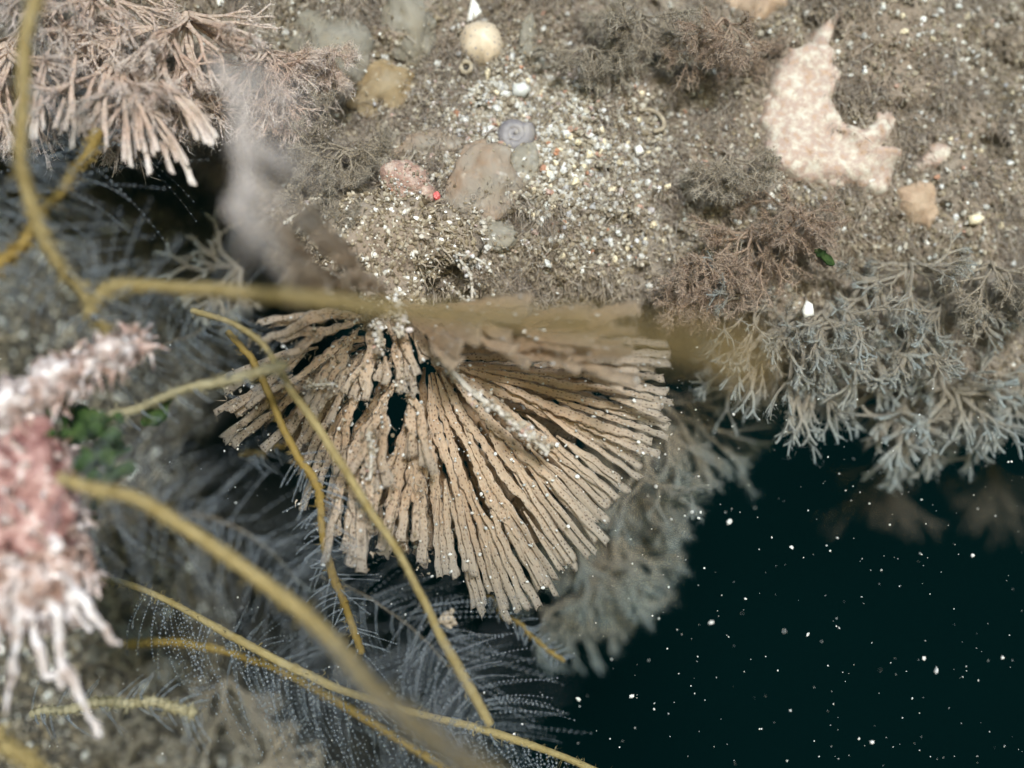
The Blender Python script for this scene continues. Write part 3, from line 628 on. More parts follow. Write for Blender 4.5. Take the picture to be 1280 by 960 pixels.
# ------------------------------------------------------------ the fan
def ribbon(mb, path, width, nrm, th=0.012, teeth=0.10, pitch=0.075, t0=0.0, t1=1.0, bow=0.25, ph=0.0, rag=0.0):
    path = np.asarray(path, float); K = len(path)
    T = np.gradient(path, axis=0); T = nrmz(T)
    nrm = np.broadcast_to(nrm, path.shape)
    side = nrmz(np.cross(T, nrm)); nn = nrmz(np.cross(side, T)); nn = np.where(nn[:, 1:2] > 0, -nn, nn)
    s = np.concatenate([[0], np.cumsum(np.linalg.norm(np.diff(path, axis=0), axis=1))])
    saw = 0.5 + 0.5 * np.sin(s / pitch * 2 * math.pi + ph)
    sw2 = 0.5 + 0.5 * np.sin(s / pitch * 2 * math.pi + ph + 2.2)
    us = np.array([-1, -.66, 0, .66, 1, .5, 0, -.5]); hs = np.array([0, .8, 1, .8, 0, -.6, -.6, -.6])
    hw = width / 2
    V = np.empty((K, 8, 3)); att = np.zeros((K, 8, 4))
    for j in range(8):
        wj = hw * us[j] * (1 + (teeth * ((saw if us[j] > 0 else sw2) - .55) if abs(us[j]) == 1 else 0))
        hj = hs[j] * (th + bow * 0.10 * hw) if hs[j] > 0 else hs[j] * th
        V[:, j] = path + side * wj[:, None] + nn * np.asarray(hj).reshape(-1, 1) * np.ones((K, 1))
        att[:, j, 0] = wj; att[:, j, 1] = s + ph; att[:, j, 2] = np.linspace(t0, t1, K); att[:, j, 3] = 1.0 if abs(us[j]) == 1 else 0.0
    if rag:
        sh = np.array([random.uniform(-rag, rag * .6) for _ in range(5)]); sh = np.array([sh[0], sh[1], sh[2], sh[3], sh[4], sh[3], sh[2], sh[1]])
        ob = random.uniform(-rag, rag) * .8 * us
        for q_, fq in ((1, 1.0), (2, .5)): V[-q_] += T[-q_] * ((sh + ob) * fq)[:, None]
    f = [(i * 8 + j, i * 8 + (j + 1) % 8, (i + 1) * 8 + (j + 1) % 8, (i + 1) * 8 + j) for i in range(K - 1) for j in range(8)]
    n0 = mb.n
    mb.add(V, f, att)
    e = (K - 1) * 8
    mb.f.append(np.array([[0, 1, 2, 7], [7, 2, 6, 6]][:1]) + n0)
    for q in ((7, 0, 1, 2), (6, 7, 2, 3), (5, 6, 3, 4)):
        mb.f.append(np.array([q]) + n0 + e)

fan_loc = P(510, 400, -0.1)
fan = thing('bryozoan_fan', 'big tan fan of flat branching strips hanging from the rock in the centre', 'bryozoan', fan_loc)
tips_for_sand = []
def frond(start, ctrl, tip, spread, N, mat, parent, levels=None, yj=0.05, w0=12, gap=0.92, splits=None, name='branch', spow=1.15, seg=0.05, reach=None, wobble=.04, tilt0=0.0):
    """start, ctrl, tip: (px,py,y). A dichotomous flat frond ending in N strips."""
    st, ct, tp = [P(*q) for q in (start, ctrl, tip)]
    def C(t): t = np.asarray(t)[..., None]; return (1 - t) ** 2 * st + 2 * t * (1 - t) * ct + t ** 2 * tp
    endT = nrmz(tp - ct); vn = np.array([0, -1.0, 0.12])
    latv = nrmz(np.cross(endT, vn))
    if splits is None: splits = [random.uniform(.10, .28), random.uniform(.42, .58), random.uniform(.60, .74)]
    lat = (np.arange(N) - (N - 1) / 2) / max(N, 1) * spread / 100
    lat = lat + np.array([random.uniform(-.1, .1) for _ in range(N)]) * spread / 100 / N
    wt = spread / 100 / N * gap
    if reach is None: reach = (-.04, .03)
    # binary tree of split times: every strip shares its parent's middle line until it splits off
    grp = [np.full(1, 0)]; own = np.full(N, -0.02); Ls = [[] for _ in range(N)]
    def rec(idx, lvl, ts):
        for i_ in idx: Ls[i_].append((ts, lat[idx].mean()))
        if len(idx) == 1: return
        te = splits[min(lvl, len(splits) - 1)] + random.uniform(-.08, .08) + 0.1 * max(0, lvl - len(splits) + 1)
        te = min(.88, max(te, ts + .05)); h = len(idx) // 2 + (random.random() < .5 and len(idx) % 2)
        a_, b_ = idx[:h], idx[h:]
        if random.random() < .5: own[b_[0]] = te
        else:
            own[a_[-1]] = te; own[b_[0]] = own[idx[0]] if False else te
        rec(a_, lvl + 1, te); rec(b_, lvl + 1, te)
    rec(np.arange(N), 0, 0.0)
    own[0] = -0.02
    for i_ in range(N):
        ts = max(own[i_] - .07, 0.0); tend = 1.0 + random.uniform(*reach)
        K = max(8, int(np.linalg.norm(tp - st) * (tend - ts) / seg))
        t = np.linspace(ts, tend, K)
        L = np.full(K, Ls[i_][0][1])
        for (tk, mk) in Ls[i_][1:]:
            bl = sstep(tk - .03, tk + .16, t); L = L * (1 - bl) + mk * bl
        L = L * (0.10 + 0.90 * t ** spow)
        yo = random.uniform(-yj, yj) + (0.0 if own[i_] < 0 else .03)
        sd_ = random.uniform(0, 99)
        wob = lambda f, o_: vnoise(np.stack([t * f + sd_, 0 * t + o_, 0 * t], -1))
        path = C(t) + latv * (L + wobble * wob(2.2, 1) * t)[:, None] + np.array([0, 1, 0]) * (yo + .05 * wob(2.5, 7) * t)[:, None]
        path = path + 0.006 * np.stack([wob(9, 3), 0 * t, wob(9, 5)], -1)
        wi = wt * random.uniform(.78, 1.2)
        wd = (w0 / 100) * .5 * (1 - t) + wi * (0.18 + 0.90 * t ** 1.15)
        for (tk, mk) in Ls[i_][1:]:
            if tk > own[i_] + .02: wd = wd * (1 + .55 * sstep(tk - .3, tk, t) * (1 - sstep(tk + .02, tk + .16, t)))
        wd = wd * (.35 + .65 * sstep(ts, ts + .14, t)) * (1 + 0.10 * sstep(.8, 1, (t - ts) / (tend - ts))) * (1 + .07 * wob(6, 9))
        tilt = random.uniform(-.42, .42) + tilt0
        mb = MB(); nv = nrmz(vn + latv * (tilt + .3 * wob(2, 11))[:, None])
        ribbon(mb, path, wd, nv, t0=t[0], t1=t[-1], ph=random.uniform(0, 6), teeth=.46, pitch=.07, th=.007, bow=.3, rag=.035)
        mb.build(name, mat, parent)
        tips_for_sand.append(path)
F_ = M['fan']; FB = M['fanback']
# (start) (control) (tip) spread N
front = [
 ((560, 440, -.3), (690, 420, -1.6), (800, 430, -2.2), 80, 7, M['fanveil']),
 ((560, 430, -.3), (650, 418, -1.4), (740, 424, -2.0), 80, 6, M['fanveil']),
 ((560, 447, -.3), (680, 440, -.9), (826, 462, -1.1), 60, 6, F_),
 ((560, 453, -.2), (700, 470, -.7), (838, 500, -.5), 58, 5, F_),
 ((562, 456, -.2), (700, 500, -.5), (828, 550, -.35), 60, 5, F_),
 ((566, 460, -.15), (672, 512, -.45), (790, 600, -.2), 66, 5, F_),
 ((566, 462, -.15), (650, 530, -.4), (766, 648, -.15), 60, 5, F_),
 ((560, 465, -.15), (625, 545, -.4), (738, 692, -.15), 60, 5, F_),
 ((552, 465, -.15), (600, 570, -.4), (706, 730, -.1), 58, 5, F_),
 ((545, 465, -.1), (585, 590, -.35), (664, 757, -.1), 76, 5, F_),
 ((540, 465, -.1), (568, 600, -.3), (612, 760, .0), 50, 4, F_),
 ((536, 468, -.1), (546, 590, -.5), (563, 718, -.4), 74, 5, F_),
 ((515, 485, -.2), (505, 590, -.7), (490, 700, -.6), 80, 5, F_),
 ((500, 470, -.2), (440, 560, -.8), (436, 702, -.8), 86, 6, F_),
 ((475, 450, -.2), (425, 510, -.5), (404, 640, -.2), 60, 4, F_),
 ((455, 430, -.1), (370, 460, -.2), (268, 542, .3), 70, 5, F_),
 ((460, 435, -.1), (410, 480, -.3), (352, 574, .1), 56, 4, F_),
 ((470, 425, -.2), (400, 420, -.6), (300, 500, -.2), 60, 5, F_),
 ((490, 392, -.3), (430, 355, -1.8), (350, 322, -4.0), 110, 6, M['fanveil']),
 ((490, 385, -.3), (450, 340, -1.6), (400, 300, -3.6), 90, 5, M['fanveil']),
 ((480, 395, -.3), (410, 400, -.8), (330, 430, -1.0), 70, 6, F_),
 ((490, 372, -.4), (530, 405, -1.2), (590, 428, -1.8), 80, 5, M['fanveil']),
 ((505, 385, -.3), (560, 405, -1.2), (670, 415, -2.0), 90, 7, M['fanveil']),
 ((500, 385, -.4), (512, 420, -.7), (530, 470, -.7), 70, 5, F_),
 ((490, 390, -.4), (488, 430, -.7), (490, 490, -.7), 66, 5, F_),
 ((470, 405, -.3), (450, 450, -.6), (430, 505, -.6), 66, 5, F_),
 ((450, 410, -.3), (420, 450, -.5), (385, 520, -.5), 56, 4, F_),
 ((510, 490, -.4), (530, 520, -.8), (522, 590, -.7), 46, 3, F_),
 ((480, 500, -.5), (470, 540, -.9), (462, 610, -.9), 60, 4, F_),
]
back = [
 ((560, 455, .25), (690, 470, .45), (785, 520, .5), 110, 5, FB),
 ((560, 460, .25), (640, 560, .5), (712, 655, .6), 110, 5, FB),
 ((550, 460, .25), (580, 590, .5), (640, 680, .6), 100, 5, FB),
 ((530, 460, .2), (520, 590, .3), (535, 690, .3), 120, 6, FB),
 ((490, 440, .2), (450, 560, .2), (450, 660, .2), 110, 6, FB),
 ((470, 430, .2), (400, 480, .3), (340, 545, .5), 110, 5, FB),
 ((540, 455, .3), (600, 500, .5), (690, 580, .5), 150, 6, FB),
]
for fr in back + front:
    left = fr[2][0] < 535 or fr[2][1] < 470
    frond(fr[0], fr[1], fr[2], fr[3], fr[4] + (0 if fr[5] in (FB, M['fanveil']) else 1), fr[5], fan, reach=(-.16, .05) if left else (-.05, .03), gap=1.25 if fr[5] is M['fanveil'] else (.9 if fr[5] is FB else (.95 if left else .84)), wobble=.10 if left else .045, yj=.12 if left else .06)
sl_ = np.concatenate([q for q in tips_for_sand if q[-1][0] < -.9]); sl_ = sl_[rng.integers(0, len(sl_), 2200)] + rng.normal(size=(2200, 3)) * .05 + np.array([0, -.06, 0])
mb = MB(); blades(mb, sl_[:1300], np.tile([0, -1.0, -.3], (1300, 1)), .07, .009, .4); o = mb.build('silt_fuzz', M['fuzz'], fan); o['kind'] = 'stuff'
mb = MB(); grains(mb, sl_[1300:], .010 + .016 * rng.uniform(size=900) ** 2); o = mb.build('sand_coat', M['grain'], fan, smooth=False); o['kind'] = 'stuff'
# sand grains and white specks lying on the fan
sp = []
for p_ in tips_for_sand:
    for _ in range(max(1, int(len(p_) / 4))):
        k = random.randrange(len(p_)); sp.append(p_[k] + np.array([random.gauss(0, .05), -0.07, random.gauss(0, .05)]))
sp = np.array(sp); mb = MB(); grains(mb, sp, 0.007 + 0.022 * rng.uniform(size=len(sp)) ** 4)
o = mb.build('sand_specks', M['snow'], fan, smooth=False); o['kind'] = 'stuff'
# sandy strings of white grains clinging to the fan
def sandy_string(label, pts, r=0.04, n=70, mat='shell', name='sand_string', sz=.028):
    c = crom([P(*q) for q in pts], 60)
    i = rng.integers(0, 60, n); g = c[i] + rng.normal(size=(n, 3)) * r
    mb = MB(); grains(mb, g, sz * rng.uniform(.5, 1.4, n)); tubes(mb, c, np.full(60, r * .7), n=6)
    return tag(mb.build(name, M[mat], loc=c[0], smooth=False), label, 'sand string')
sandy_string('white gritty string hanging at the top centre of the fan', [(497, 375, -.9), (500, 395, -1.0), (503, 418, -1.0)])
sandy_string('gritty white string slanting along the right strips of the fan', [(563, 462, -.75), (590, 490, -1.0), (625, 515, -1.05), (655, 540, -1.0), (685, 565, -.9)], r=.05, n=150)
sandy_string('short gritty string lying across the left strips of the fan', [(380, 484, -.6), (400, 481, -.7), (418, 480, -.7)], r=.03, n=50, sz=.02)
sandy_string('upright gritty string on the lower left strips of the fan', [(461, 540, -.9), (464, 565, -1.0), (463, 595, -1.0)], r=.03, n=60, sz=.022)
sandy_string('gritty white streak on the upper left strips of the fan', [(470, 400, -.8), (474, 420, -.85), (472, 440, -.85)], r=.035, n=60)
sandy_string('curved sandy thread hanging right of the sandy clump', [(575, 325, -.5), (588, 345, -.6), (590, 370, -.6), (588, 388, -.6)], r=.025, n=60, sz=.022)
sandy_string('sandy thread with white end right of the sandy clump', [(570, 318, -.4), (592, 322, -.5), (610, 332, -.5)], r=.025, n=45, sz=.022)
sandy_string('thin sandy thread slanting from the base of the fan', [(555, 352, -.5), (570, 365, -.6), (582, 376, -.6)], r=.02, n=40, sz=.018)
sandy_string('sandy string on the rock left of the knob', [(360, 276, .0), (385, 258, -.1), (400, 248, -.1)], r=.04, n=60)

# ------------------------------------------------------------ sandy clump holding the fan
c = P(485, 310, -0.05)
v = SPH[0]; v = v * (1 + 0.28 * fbm(v * 1.7 + 3, 4))[:, None] * np.array([0.95, 0.45, 0.62])
t = thing('sandy_clump', 'lumpy tan clump of sand and silt from which the fan hangs', 'sediment clump', c)
mb = MB(); mb.add(v + c, SPH[1]); mb.build('body', M['rock'], t)
d = nrmz(rng.normal(size=(2600, 3))); d[:, 1] = -np.abs(d[:, 1]); k = (1 + 0.28 * fbm(d * 1.7 + 3, 4))[:, None]
g = d * k * np.array([0.96, 0.46, 0.63]) + c
lob = P(488, 372, -.35); vl = SPH[0] * (1 + .3 * fbm(SPH[0] * 2.2 + 8, 3))[:, None] * np.array([.42, .28, .42]); mb = MB(); mb.add(vl + lob, SPH[1]); mb.build('lower_lobe', M['rock'], t)
dl = nrmz(rng.normal(size=(900, 3))); dl[:, 1] = -np.abs(dl[:, 1]); gl = dl * (1 + .3 * fbm(dl * 2.2 + 8, 3))[:, None] * np.array([.42, .29, .42]) + lob
g = np.concatenate([g, gl]); d = np.concatenate([d, dl])
mb = MB(); grains(mb, g, 0.012 + 0.028 * rng.uniform(size=len(g)) ** 2.5); o = mb.build('sand_coat', M['grain'], t, smooth=False); o['kind'] = 'stuff'
mb = MB(); blades(mb, g[:700], d[:700], 0.12, 0.012, .8); o = mb.build('silt_fuzz', M['fuzz'], t); o['kind'] = 'stuff'

# ------------------------------------------------------------ branching tufts
def grow(p, d, L, r, lvl, ang, nrm, out, curve=0.25, K=7, shrink=.8, rs=.82, droop=0.0, jit=.35):
    bend = np.cross(nrm, d) * random.gauss(0, curve)
    t = np.linspace(0, 1, K)[:, None]
    pts = p + d * L * t + (bend + np.array([0, 0, -droop])) * L * t * t * .5
    out.append((pts, np.linspace(r, r * .85, K), nrm, lvl))
    if lvl == 0: return
    e = pts[-1]; dd = nrmz(pts[-1] - pts[-2])
    kids = 2 if random.random() < .85 else 3
    for q in range(kids):
        a = ang * (random.uniform(.5, 1.1)) * (1 if q == 0 else -1 if q == 1 else random.uniform(-.3, .3))
        c_, s_ = math.cos(a), math.sin(a)
        sd = np.cross(nrm, dd)
        nd = nrmz(dd * c_ + sd * s_ + np.array([random.gauss(0, .1), random.gauss(0, jit * .3), random.gauss(0, .1)]) * 1.0)
        n2 = nrmz(nrm + np.array([random.gauss(0, jit), random.gauss(0, jit * .4), random.gauss(0, jit)]))
        n2 = nrmz(n2 - nd * (n2 @ nd))
        grow(e, nd, L * shrink * random.uniform(.75, 1.2), r * rs, lvl - 1, ang, n2, out, curve, K, shrink, rs, droop, jit)
def tuft(label, base, aim, n_prim, L, r, lvl, mat, ang=R(28), fan_ang=R(40), flat=1.6, name='bryozoan_tuft', cat='bryozoan', group=None, tipflat=1.0, droop=.1, depth_spread=.4, shrink=.8, fuzz=2, rs=.82, curve=.25):
    b = P(*base); t = thing(name, label, cat, b, group)
    aimd = nrmz(np.array([aim[0] - base[0], 0, -(aim[1] - base[1])], float) / 100 + np.array([0, aim[2] - base[2], 0]))
    for q in range(n_prim):
        a = ((q + .5) / n_prim - .5) * 2 * fan_ang + random.gauss(0, .08)
        d = aimd; side = np.array([-aimd[2], 0, aimd[0]]); side = nrmz(side)
        d = nrmz(aimd * math.cos(a) + side * math.sin(a) + np.array([0, random.gauss(0, depth_spread), 0]))
        nrm = nrmz(np.array([random.gauss(0, .3), -1, random.gauss(0, .3)])); nrm = nrmz(nrm - d * (nrm @ d))
        out = []
        grow(b + np.array([random.gauss(0, .04), random.gauss(0, .04), random.gauss(0, .03)]), d, L * random.uniform(.75, 1.15), r, lvl, ang, nrm, out, droop=droop, shrink=shrink, rs=rs, curve=curve)
        mb = MB()
        for lv in range(lvl + 1):
            g = [x for x in out if x[3] == lv]
            if not g: continue
            pts = np.array([x[0] for x in g]); rad = np.array([x[1] for x in g]); nr = np.array([x[2] for x in g])
            if lv == 0:
                rad = rad * np.linspace(1, tipflat, rad.shape[1])[None]
            tubes(mb, pts, rad, n=6, flat=flat, nrm=nr)
        allp = np.concatenate([x[0] for x in out if x[3] < lvl]); dirs = np.concatenate([nrmz(np.gradient(x[0], axis=0)) for x in out if x[3] < lvl])
        rr_ = np.concatenate([x[1] for x in out if x[3] < lvl])
        rp = int(fuzz); allp = np.repeat(allp, rp, 0); dirs = np.repeat(dirs, rp, 0); rr_ = np.repeat(rr_, rp)
        if len(allp):
            off = nrmz(rng.normal(size=allp.shape))
            blades(mb, allp + dirs * rng.uniform(-.06, .06, (len(allp), 1)), nrmz(off + dirs * .7), rr_.mean() * 2.2 + .03, rr_.mean() * .18 + .003, .1)
        # strip attribute z: base to tip over the whole branch
        A = np.concatenate(mb.a); VV = np.concatenate(mb.v); dist = np.linalg.norm(VV - b, axis=1); A[:, 2] = dist / (dist.max() + 1e-6); mb.a = [A]
        mb.build('branch', mat, t)
    return t
T_, B_, O_, G_, FF = M['tuft'], M['brown'], M['olive'], M['frond'], M['frondfar']
# top-left pinkish tufts
for (lab, base, aim, n_, L, r, lv, fa) in [
 ('shaggy pinkish tuft at the top left corner of the picture', (60, -20, .2), (70, 120, -.8), 7, .55, .05, 3, 55),
 ('pinkish tuft hanging over the dark hollow with split white tips', (150, 70, -.4), (175, 220, -1.2), 6, .50, .06, 3, 42),
 ('broad pinkish brown tuft spreading right above the dark hollow', (235, 20, -.2), (270, 150, -1.0), 9, .48, .045, 3, 62),
 ('small pinkish tuft left of the broad one near the top edge', (120, -10, -.2), (130, 90, -1.0), 6, .42, .04, 3, 55),
 ('pale brown twiggy tuft on the rock below the grey squirts', (330, 60, .3), (390, 160, -.3), 7, .4, .03, 3, 48),
 ('blurred pinkish tuft at the left edge beside the vertical yellow stem', (10, 60, -.4), (5, 190, -1.2), 5, .5, .05, 3, 50),
 ('fine pale tuft with needle tips right of the white feather', (350, 110, .2), (345, 190, -.4), 6, .3, .025, 3, 45),
 ('dense rosy tuft in the middle of the top left cluster', (190, 100, -.6), (215, 190, -1.3), 7, .33, .04, 3, 60)]:
    tuft(lab, base, aim, n_ + 8, L * .8, r * .42, lv + 1, T_, fan_ang=R(fa), flat=1.9, tipflat=.4, ang=R(16), curve=.4, depth_spread=.7, fuzz=1)
t = thing('bryozoan_tuft', 'pale pink toothed blades hanging lowest from the top left tufts into the dark hollow', 'bryozoan', P(165, 110, -1.0))
for st_, ct_, tp_, sp_, n_ in [((150, 95, -1), (165, 140, -1.3), (172, 212, -1.4), 34, 4), ((175, 120, -1), (205, 160, -1.3), (232, 226, -1.4), 40, 5), ((130, 90, -1), (125, 140, -1.2), (118, 200, -1.3), 34, 4), ((95, 70, -1), (80, 120, -1.2), (78, 185, -1.3), 30, 4), ((160, 110, -1), (185, 150, -1.3), (190, 198, -1.4), 26, 3), ((200, 100, -1), (240, 130, -1.3), (262, 180, -1.4), 34, 4), ((60, 60, -1), (45, 120, -1.2), (40, 170, -1.3), 30, 4)]:
    frond(st_, ct_, tp_, sp_, n_, M['tuft'], t, name='blade', w0=7, gap=.8, reach=(-.2, .08), wobble=.04)
# brown twig tufts on the wall
for (lab, base, aim, n_, L, r, lv, fa, mt) in [
 ('reddish brown twig tuft at the top left of the pinkish crust', (905, 25, .6), (910, 110, .2), 7, .34, .02, 3, 60, B_),
 ('reddish brown twig tuft spreading under the sand patch', (880, 320, .3), (870, 400, -.2), 8, .3, .02, 3, 75, B_),
 ('brown twig tuft left of the small worm hole', (940, 290, .35), (930, 360, 0), 8, .3, .02, 3, 90, B_),
 ('low brown twig tuft just below the pinkish crust', (990, 260, .4), (985, 310, 0), 7, .28, .018, 3, 90, B_),
 ('pale brown twig tuft right of the tall yellow blur', (860, 350, .3), (880, 410, -.1), 7, .25, .02, 3, 60, B_),
 ('dusty brown tuft at the top between cream disc and crust', (800, 20, .7), (780, 90, .2), 8, .28, .018, 3, 80, O_),
 ('olive twig star left of the red tipped knob', (425, 185, .2), (410, 235, -.3), 11, .26, .018, 3, 110, O_),
 ('drooping olive tuft under the olive twig star', (410, 240, .1), (400, 300, -.4), 8, .26, .018, 3, 70, O_),
 ('dusty tuft on the wall above the shell grains', (740, 60, .7), (735, 110, .3), 8, .24, .016, 3, 80, O_),
 ('dusty olive tuft left of the pinkish crust', (910, 200, .4), (900, 250, .1), 7, .25, .018, 3, 80, O_),
 ('olive tuft at the far right of the wall', (1240, 330, .6), (1235, 410, .2), 8, .3, .022, 3, 70, O_),
 ('small branched pale tuft on the large grey squirt', (400, 65, .3), (412, 110, -.2), 6, .2, .015, 3, 60, T_)]:
    tuft(lab, base, aim, n_ + 3, L * .9, r * .85, lv + 1, mt, fan_ang=R(fa), flat=1.3, ang=R(30), shrink=.74, fuzz=3, curve=.5, depth_spread=.6)
# grey fronds hanging below the overhang at right
for (lab, base, aim, n_, L, r, lv, fa) in [
 ('thin grey branching frond nearest the end of the blurred yellow stem', (960, 375, .4), (905, 410, .3), 5, .35, .022, 3, 30),
 ('grey frond hanging straight down at the left of the hanging row', (985, 395, .6), (960, 480, .5), 6, .42, .035, 3, 45),
 ('grey blue frond with thin forked tips left of the middle of the row', (1010, 420, .7), (1005, 540, .6), 6, .5, .035, 3, 38),
 ('broad grey frond in the middle of the hanging row', (1060, 410, .8), (1045, 500, .8), 7, .42, .045, 3, 50),
 ('wide bladed blue grey frond hanging lowest in the row', (1130, 480, .8), (1165, 600, .8), 6, .48, .05, 3, 42),
 ('blue grey frond left of the lowest hanging one', (1120, 480, 1.0), (1095, 560, 1.0), 5, .45, .055, 2, 35),
 ('grey frond spreading right above the lowest hanging one', (1170, 440, 1.0), (1210, 530, 1.0), 6, .45, .04, 3, 50),
 ('grey frond second from the right edge under the rock', (1215, 450, 1.1), (1225, 540, 1.1), 6, .42, .04, 3, 50),
 ('grey frond cut by the right edge of the picture', (1270, 440, 1.1), (1265, 550, 1.1), 6, .45, .04, 3, 50),
 ('short grey frond high in the row below the pinkish crust', (1090, 350, .6), (1070, 420, .5), 7, .3, .03, 3, 60),
 ('sandy grey frond at the right above the hanging row', (1180, 370, .8), (1165, 440, .6), 7, .3, .03, 3, 60),
 ('speckled grey frond close to the right edge above the row', (1255, 350, .9), (1250, 430, .7), 7, .3, .03, 3, 60),
 ('small grey frond wedged between the thin branching frond and the forked one', (975, 430, .7), (985, 510, .7), 6, .3, .03, 3, 60),
 ('pale grey frond above the broad middle frond of the row', (1040, 380, .5), (1030, 450, .3), 7, .3, .03, 3, 60),
 ('pale frond between the lowest hanging frond and the right edge', (1190, 490, .9), (1190, 570, .9), 6, .32, .035, 3, 55),
 ('beige frond touching the white flake below the pinkish crust', (1000, 395, .4), (990, 450, .2), 6, .28, .025, 3, 60),
 ('beige frond under the tan crust blob', (1140, 330, .5), (1130, 400, .3), 7, .28, .025, 3, 70),
 ('beige frond left of the sandy grey frond at the right', (1130, 400, .6), (1120, 470, .5), 7, .3, .03, 3, 60),
 ('dim grey frond low at the back of the row near the fan', (920, 420, 2.0), (925, 500, 2.2), 6, .35, .035, 3, 45)]:
    dy = .1 + .7 * max(0, (base[1] - 380) / 100); tuft(lab, (base[0], base[1], base[2] + dy), (aim[0], aim[1], aim[2] + dy), n_ + 2, L * .95, r * .40, lv + 1, G_, fan_ang=R(fa + 14), flat=3.2, tipflat=.95, ang=R(27), depth_spread=.8, curve=.55, fuzz=1, shrink=.74, name='bryozoan_frond', group='grey fronds hanging under the overhang')
# far fronds behind the fan and in the gloom
for (lab, base, aim, n_, L, r, lv, fa) in [
 ('blue grey frond sticking out right behind the fan', (790, 480, 2.6), (885, 585, 2.8), 7, .85, .07, 3, 40),
 ('blurred frond behind the lower right strips of the fan', (740, 560, 3.4), (790, 690, 3.5), 7, .75, .08, 3, 48),
 ('blurred grey frond hanging lowest behind the fan', (735, 620, 4.2), (728, 815, 4.4), 7, .85, .09, 3, 34),
 ('blurred frond tucked behind the right tips of the fan', (780, 500, 3.6), (825, 620, 3.8), 7, .7, .08, 3, 50),
 ('pale blurred frond between fan tips and open water', (750, 600, 3.8), (762, 745, 4.0), 6, .7, .08, 3, 40)]:
    tuft(lab, base, aim, n_ + 6, L * .78, r * .30, lv + 2, FF, fan_ang=R(fa), flat=2.4, tipflat=.8, ang=R(19), curve=.5, depth_spread=.6, fuzz=2, shrink=.72, name='bryozoan_frond', group='blurred fronds behind the fan')
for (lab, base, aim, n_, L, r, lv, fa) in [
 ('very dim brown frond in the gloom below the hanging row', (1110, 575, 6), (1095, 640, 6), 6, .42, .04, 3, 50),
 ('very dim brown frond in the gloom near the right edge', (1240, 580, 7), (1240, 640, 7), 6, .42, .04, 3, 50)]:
    tuft(lab, base, aim, n_, L, r * .8, lv, M['fronddim'], fan_ang=R(fa), flat=1.8, ang=R(30), name='bryozoan_frond')
# lower-left small pale growths
tuft('dim pale twigs at the bottom left below the ringed stem', (150, 965, 3.4), (190, 860, 3.0), 6, .4, .03, 3, O_, fan_ang=R(60))
tuft('dim pale twig reaching right along the bottom edge', (310, 968, 3.0), (420, 938, 2.8), 4, .5, .03, 3, O_, fan_ang=R(22))
tuft('small grey twig star in the hollow under the white roots', (170, 840, 3.2), (200, 790, 2.8), 7, .3, .022, 3, G_, fan_ang=R(80))
tuft('pale drooping twigs on the lower rock in the dark corner', (285, 850, 3.6), (300, 950, 3.4), 5, .35, .025, 3, O_, fan_ang=R(45))
tuft('grey twigs in the dark hollow left of the sandy clump', (300, 335, 2.0), (260, 350, 1.6), 6, .3, .03, 3, G_, fan_ang=R(60))

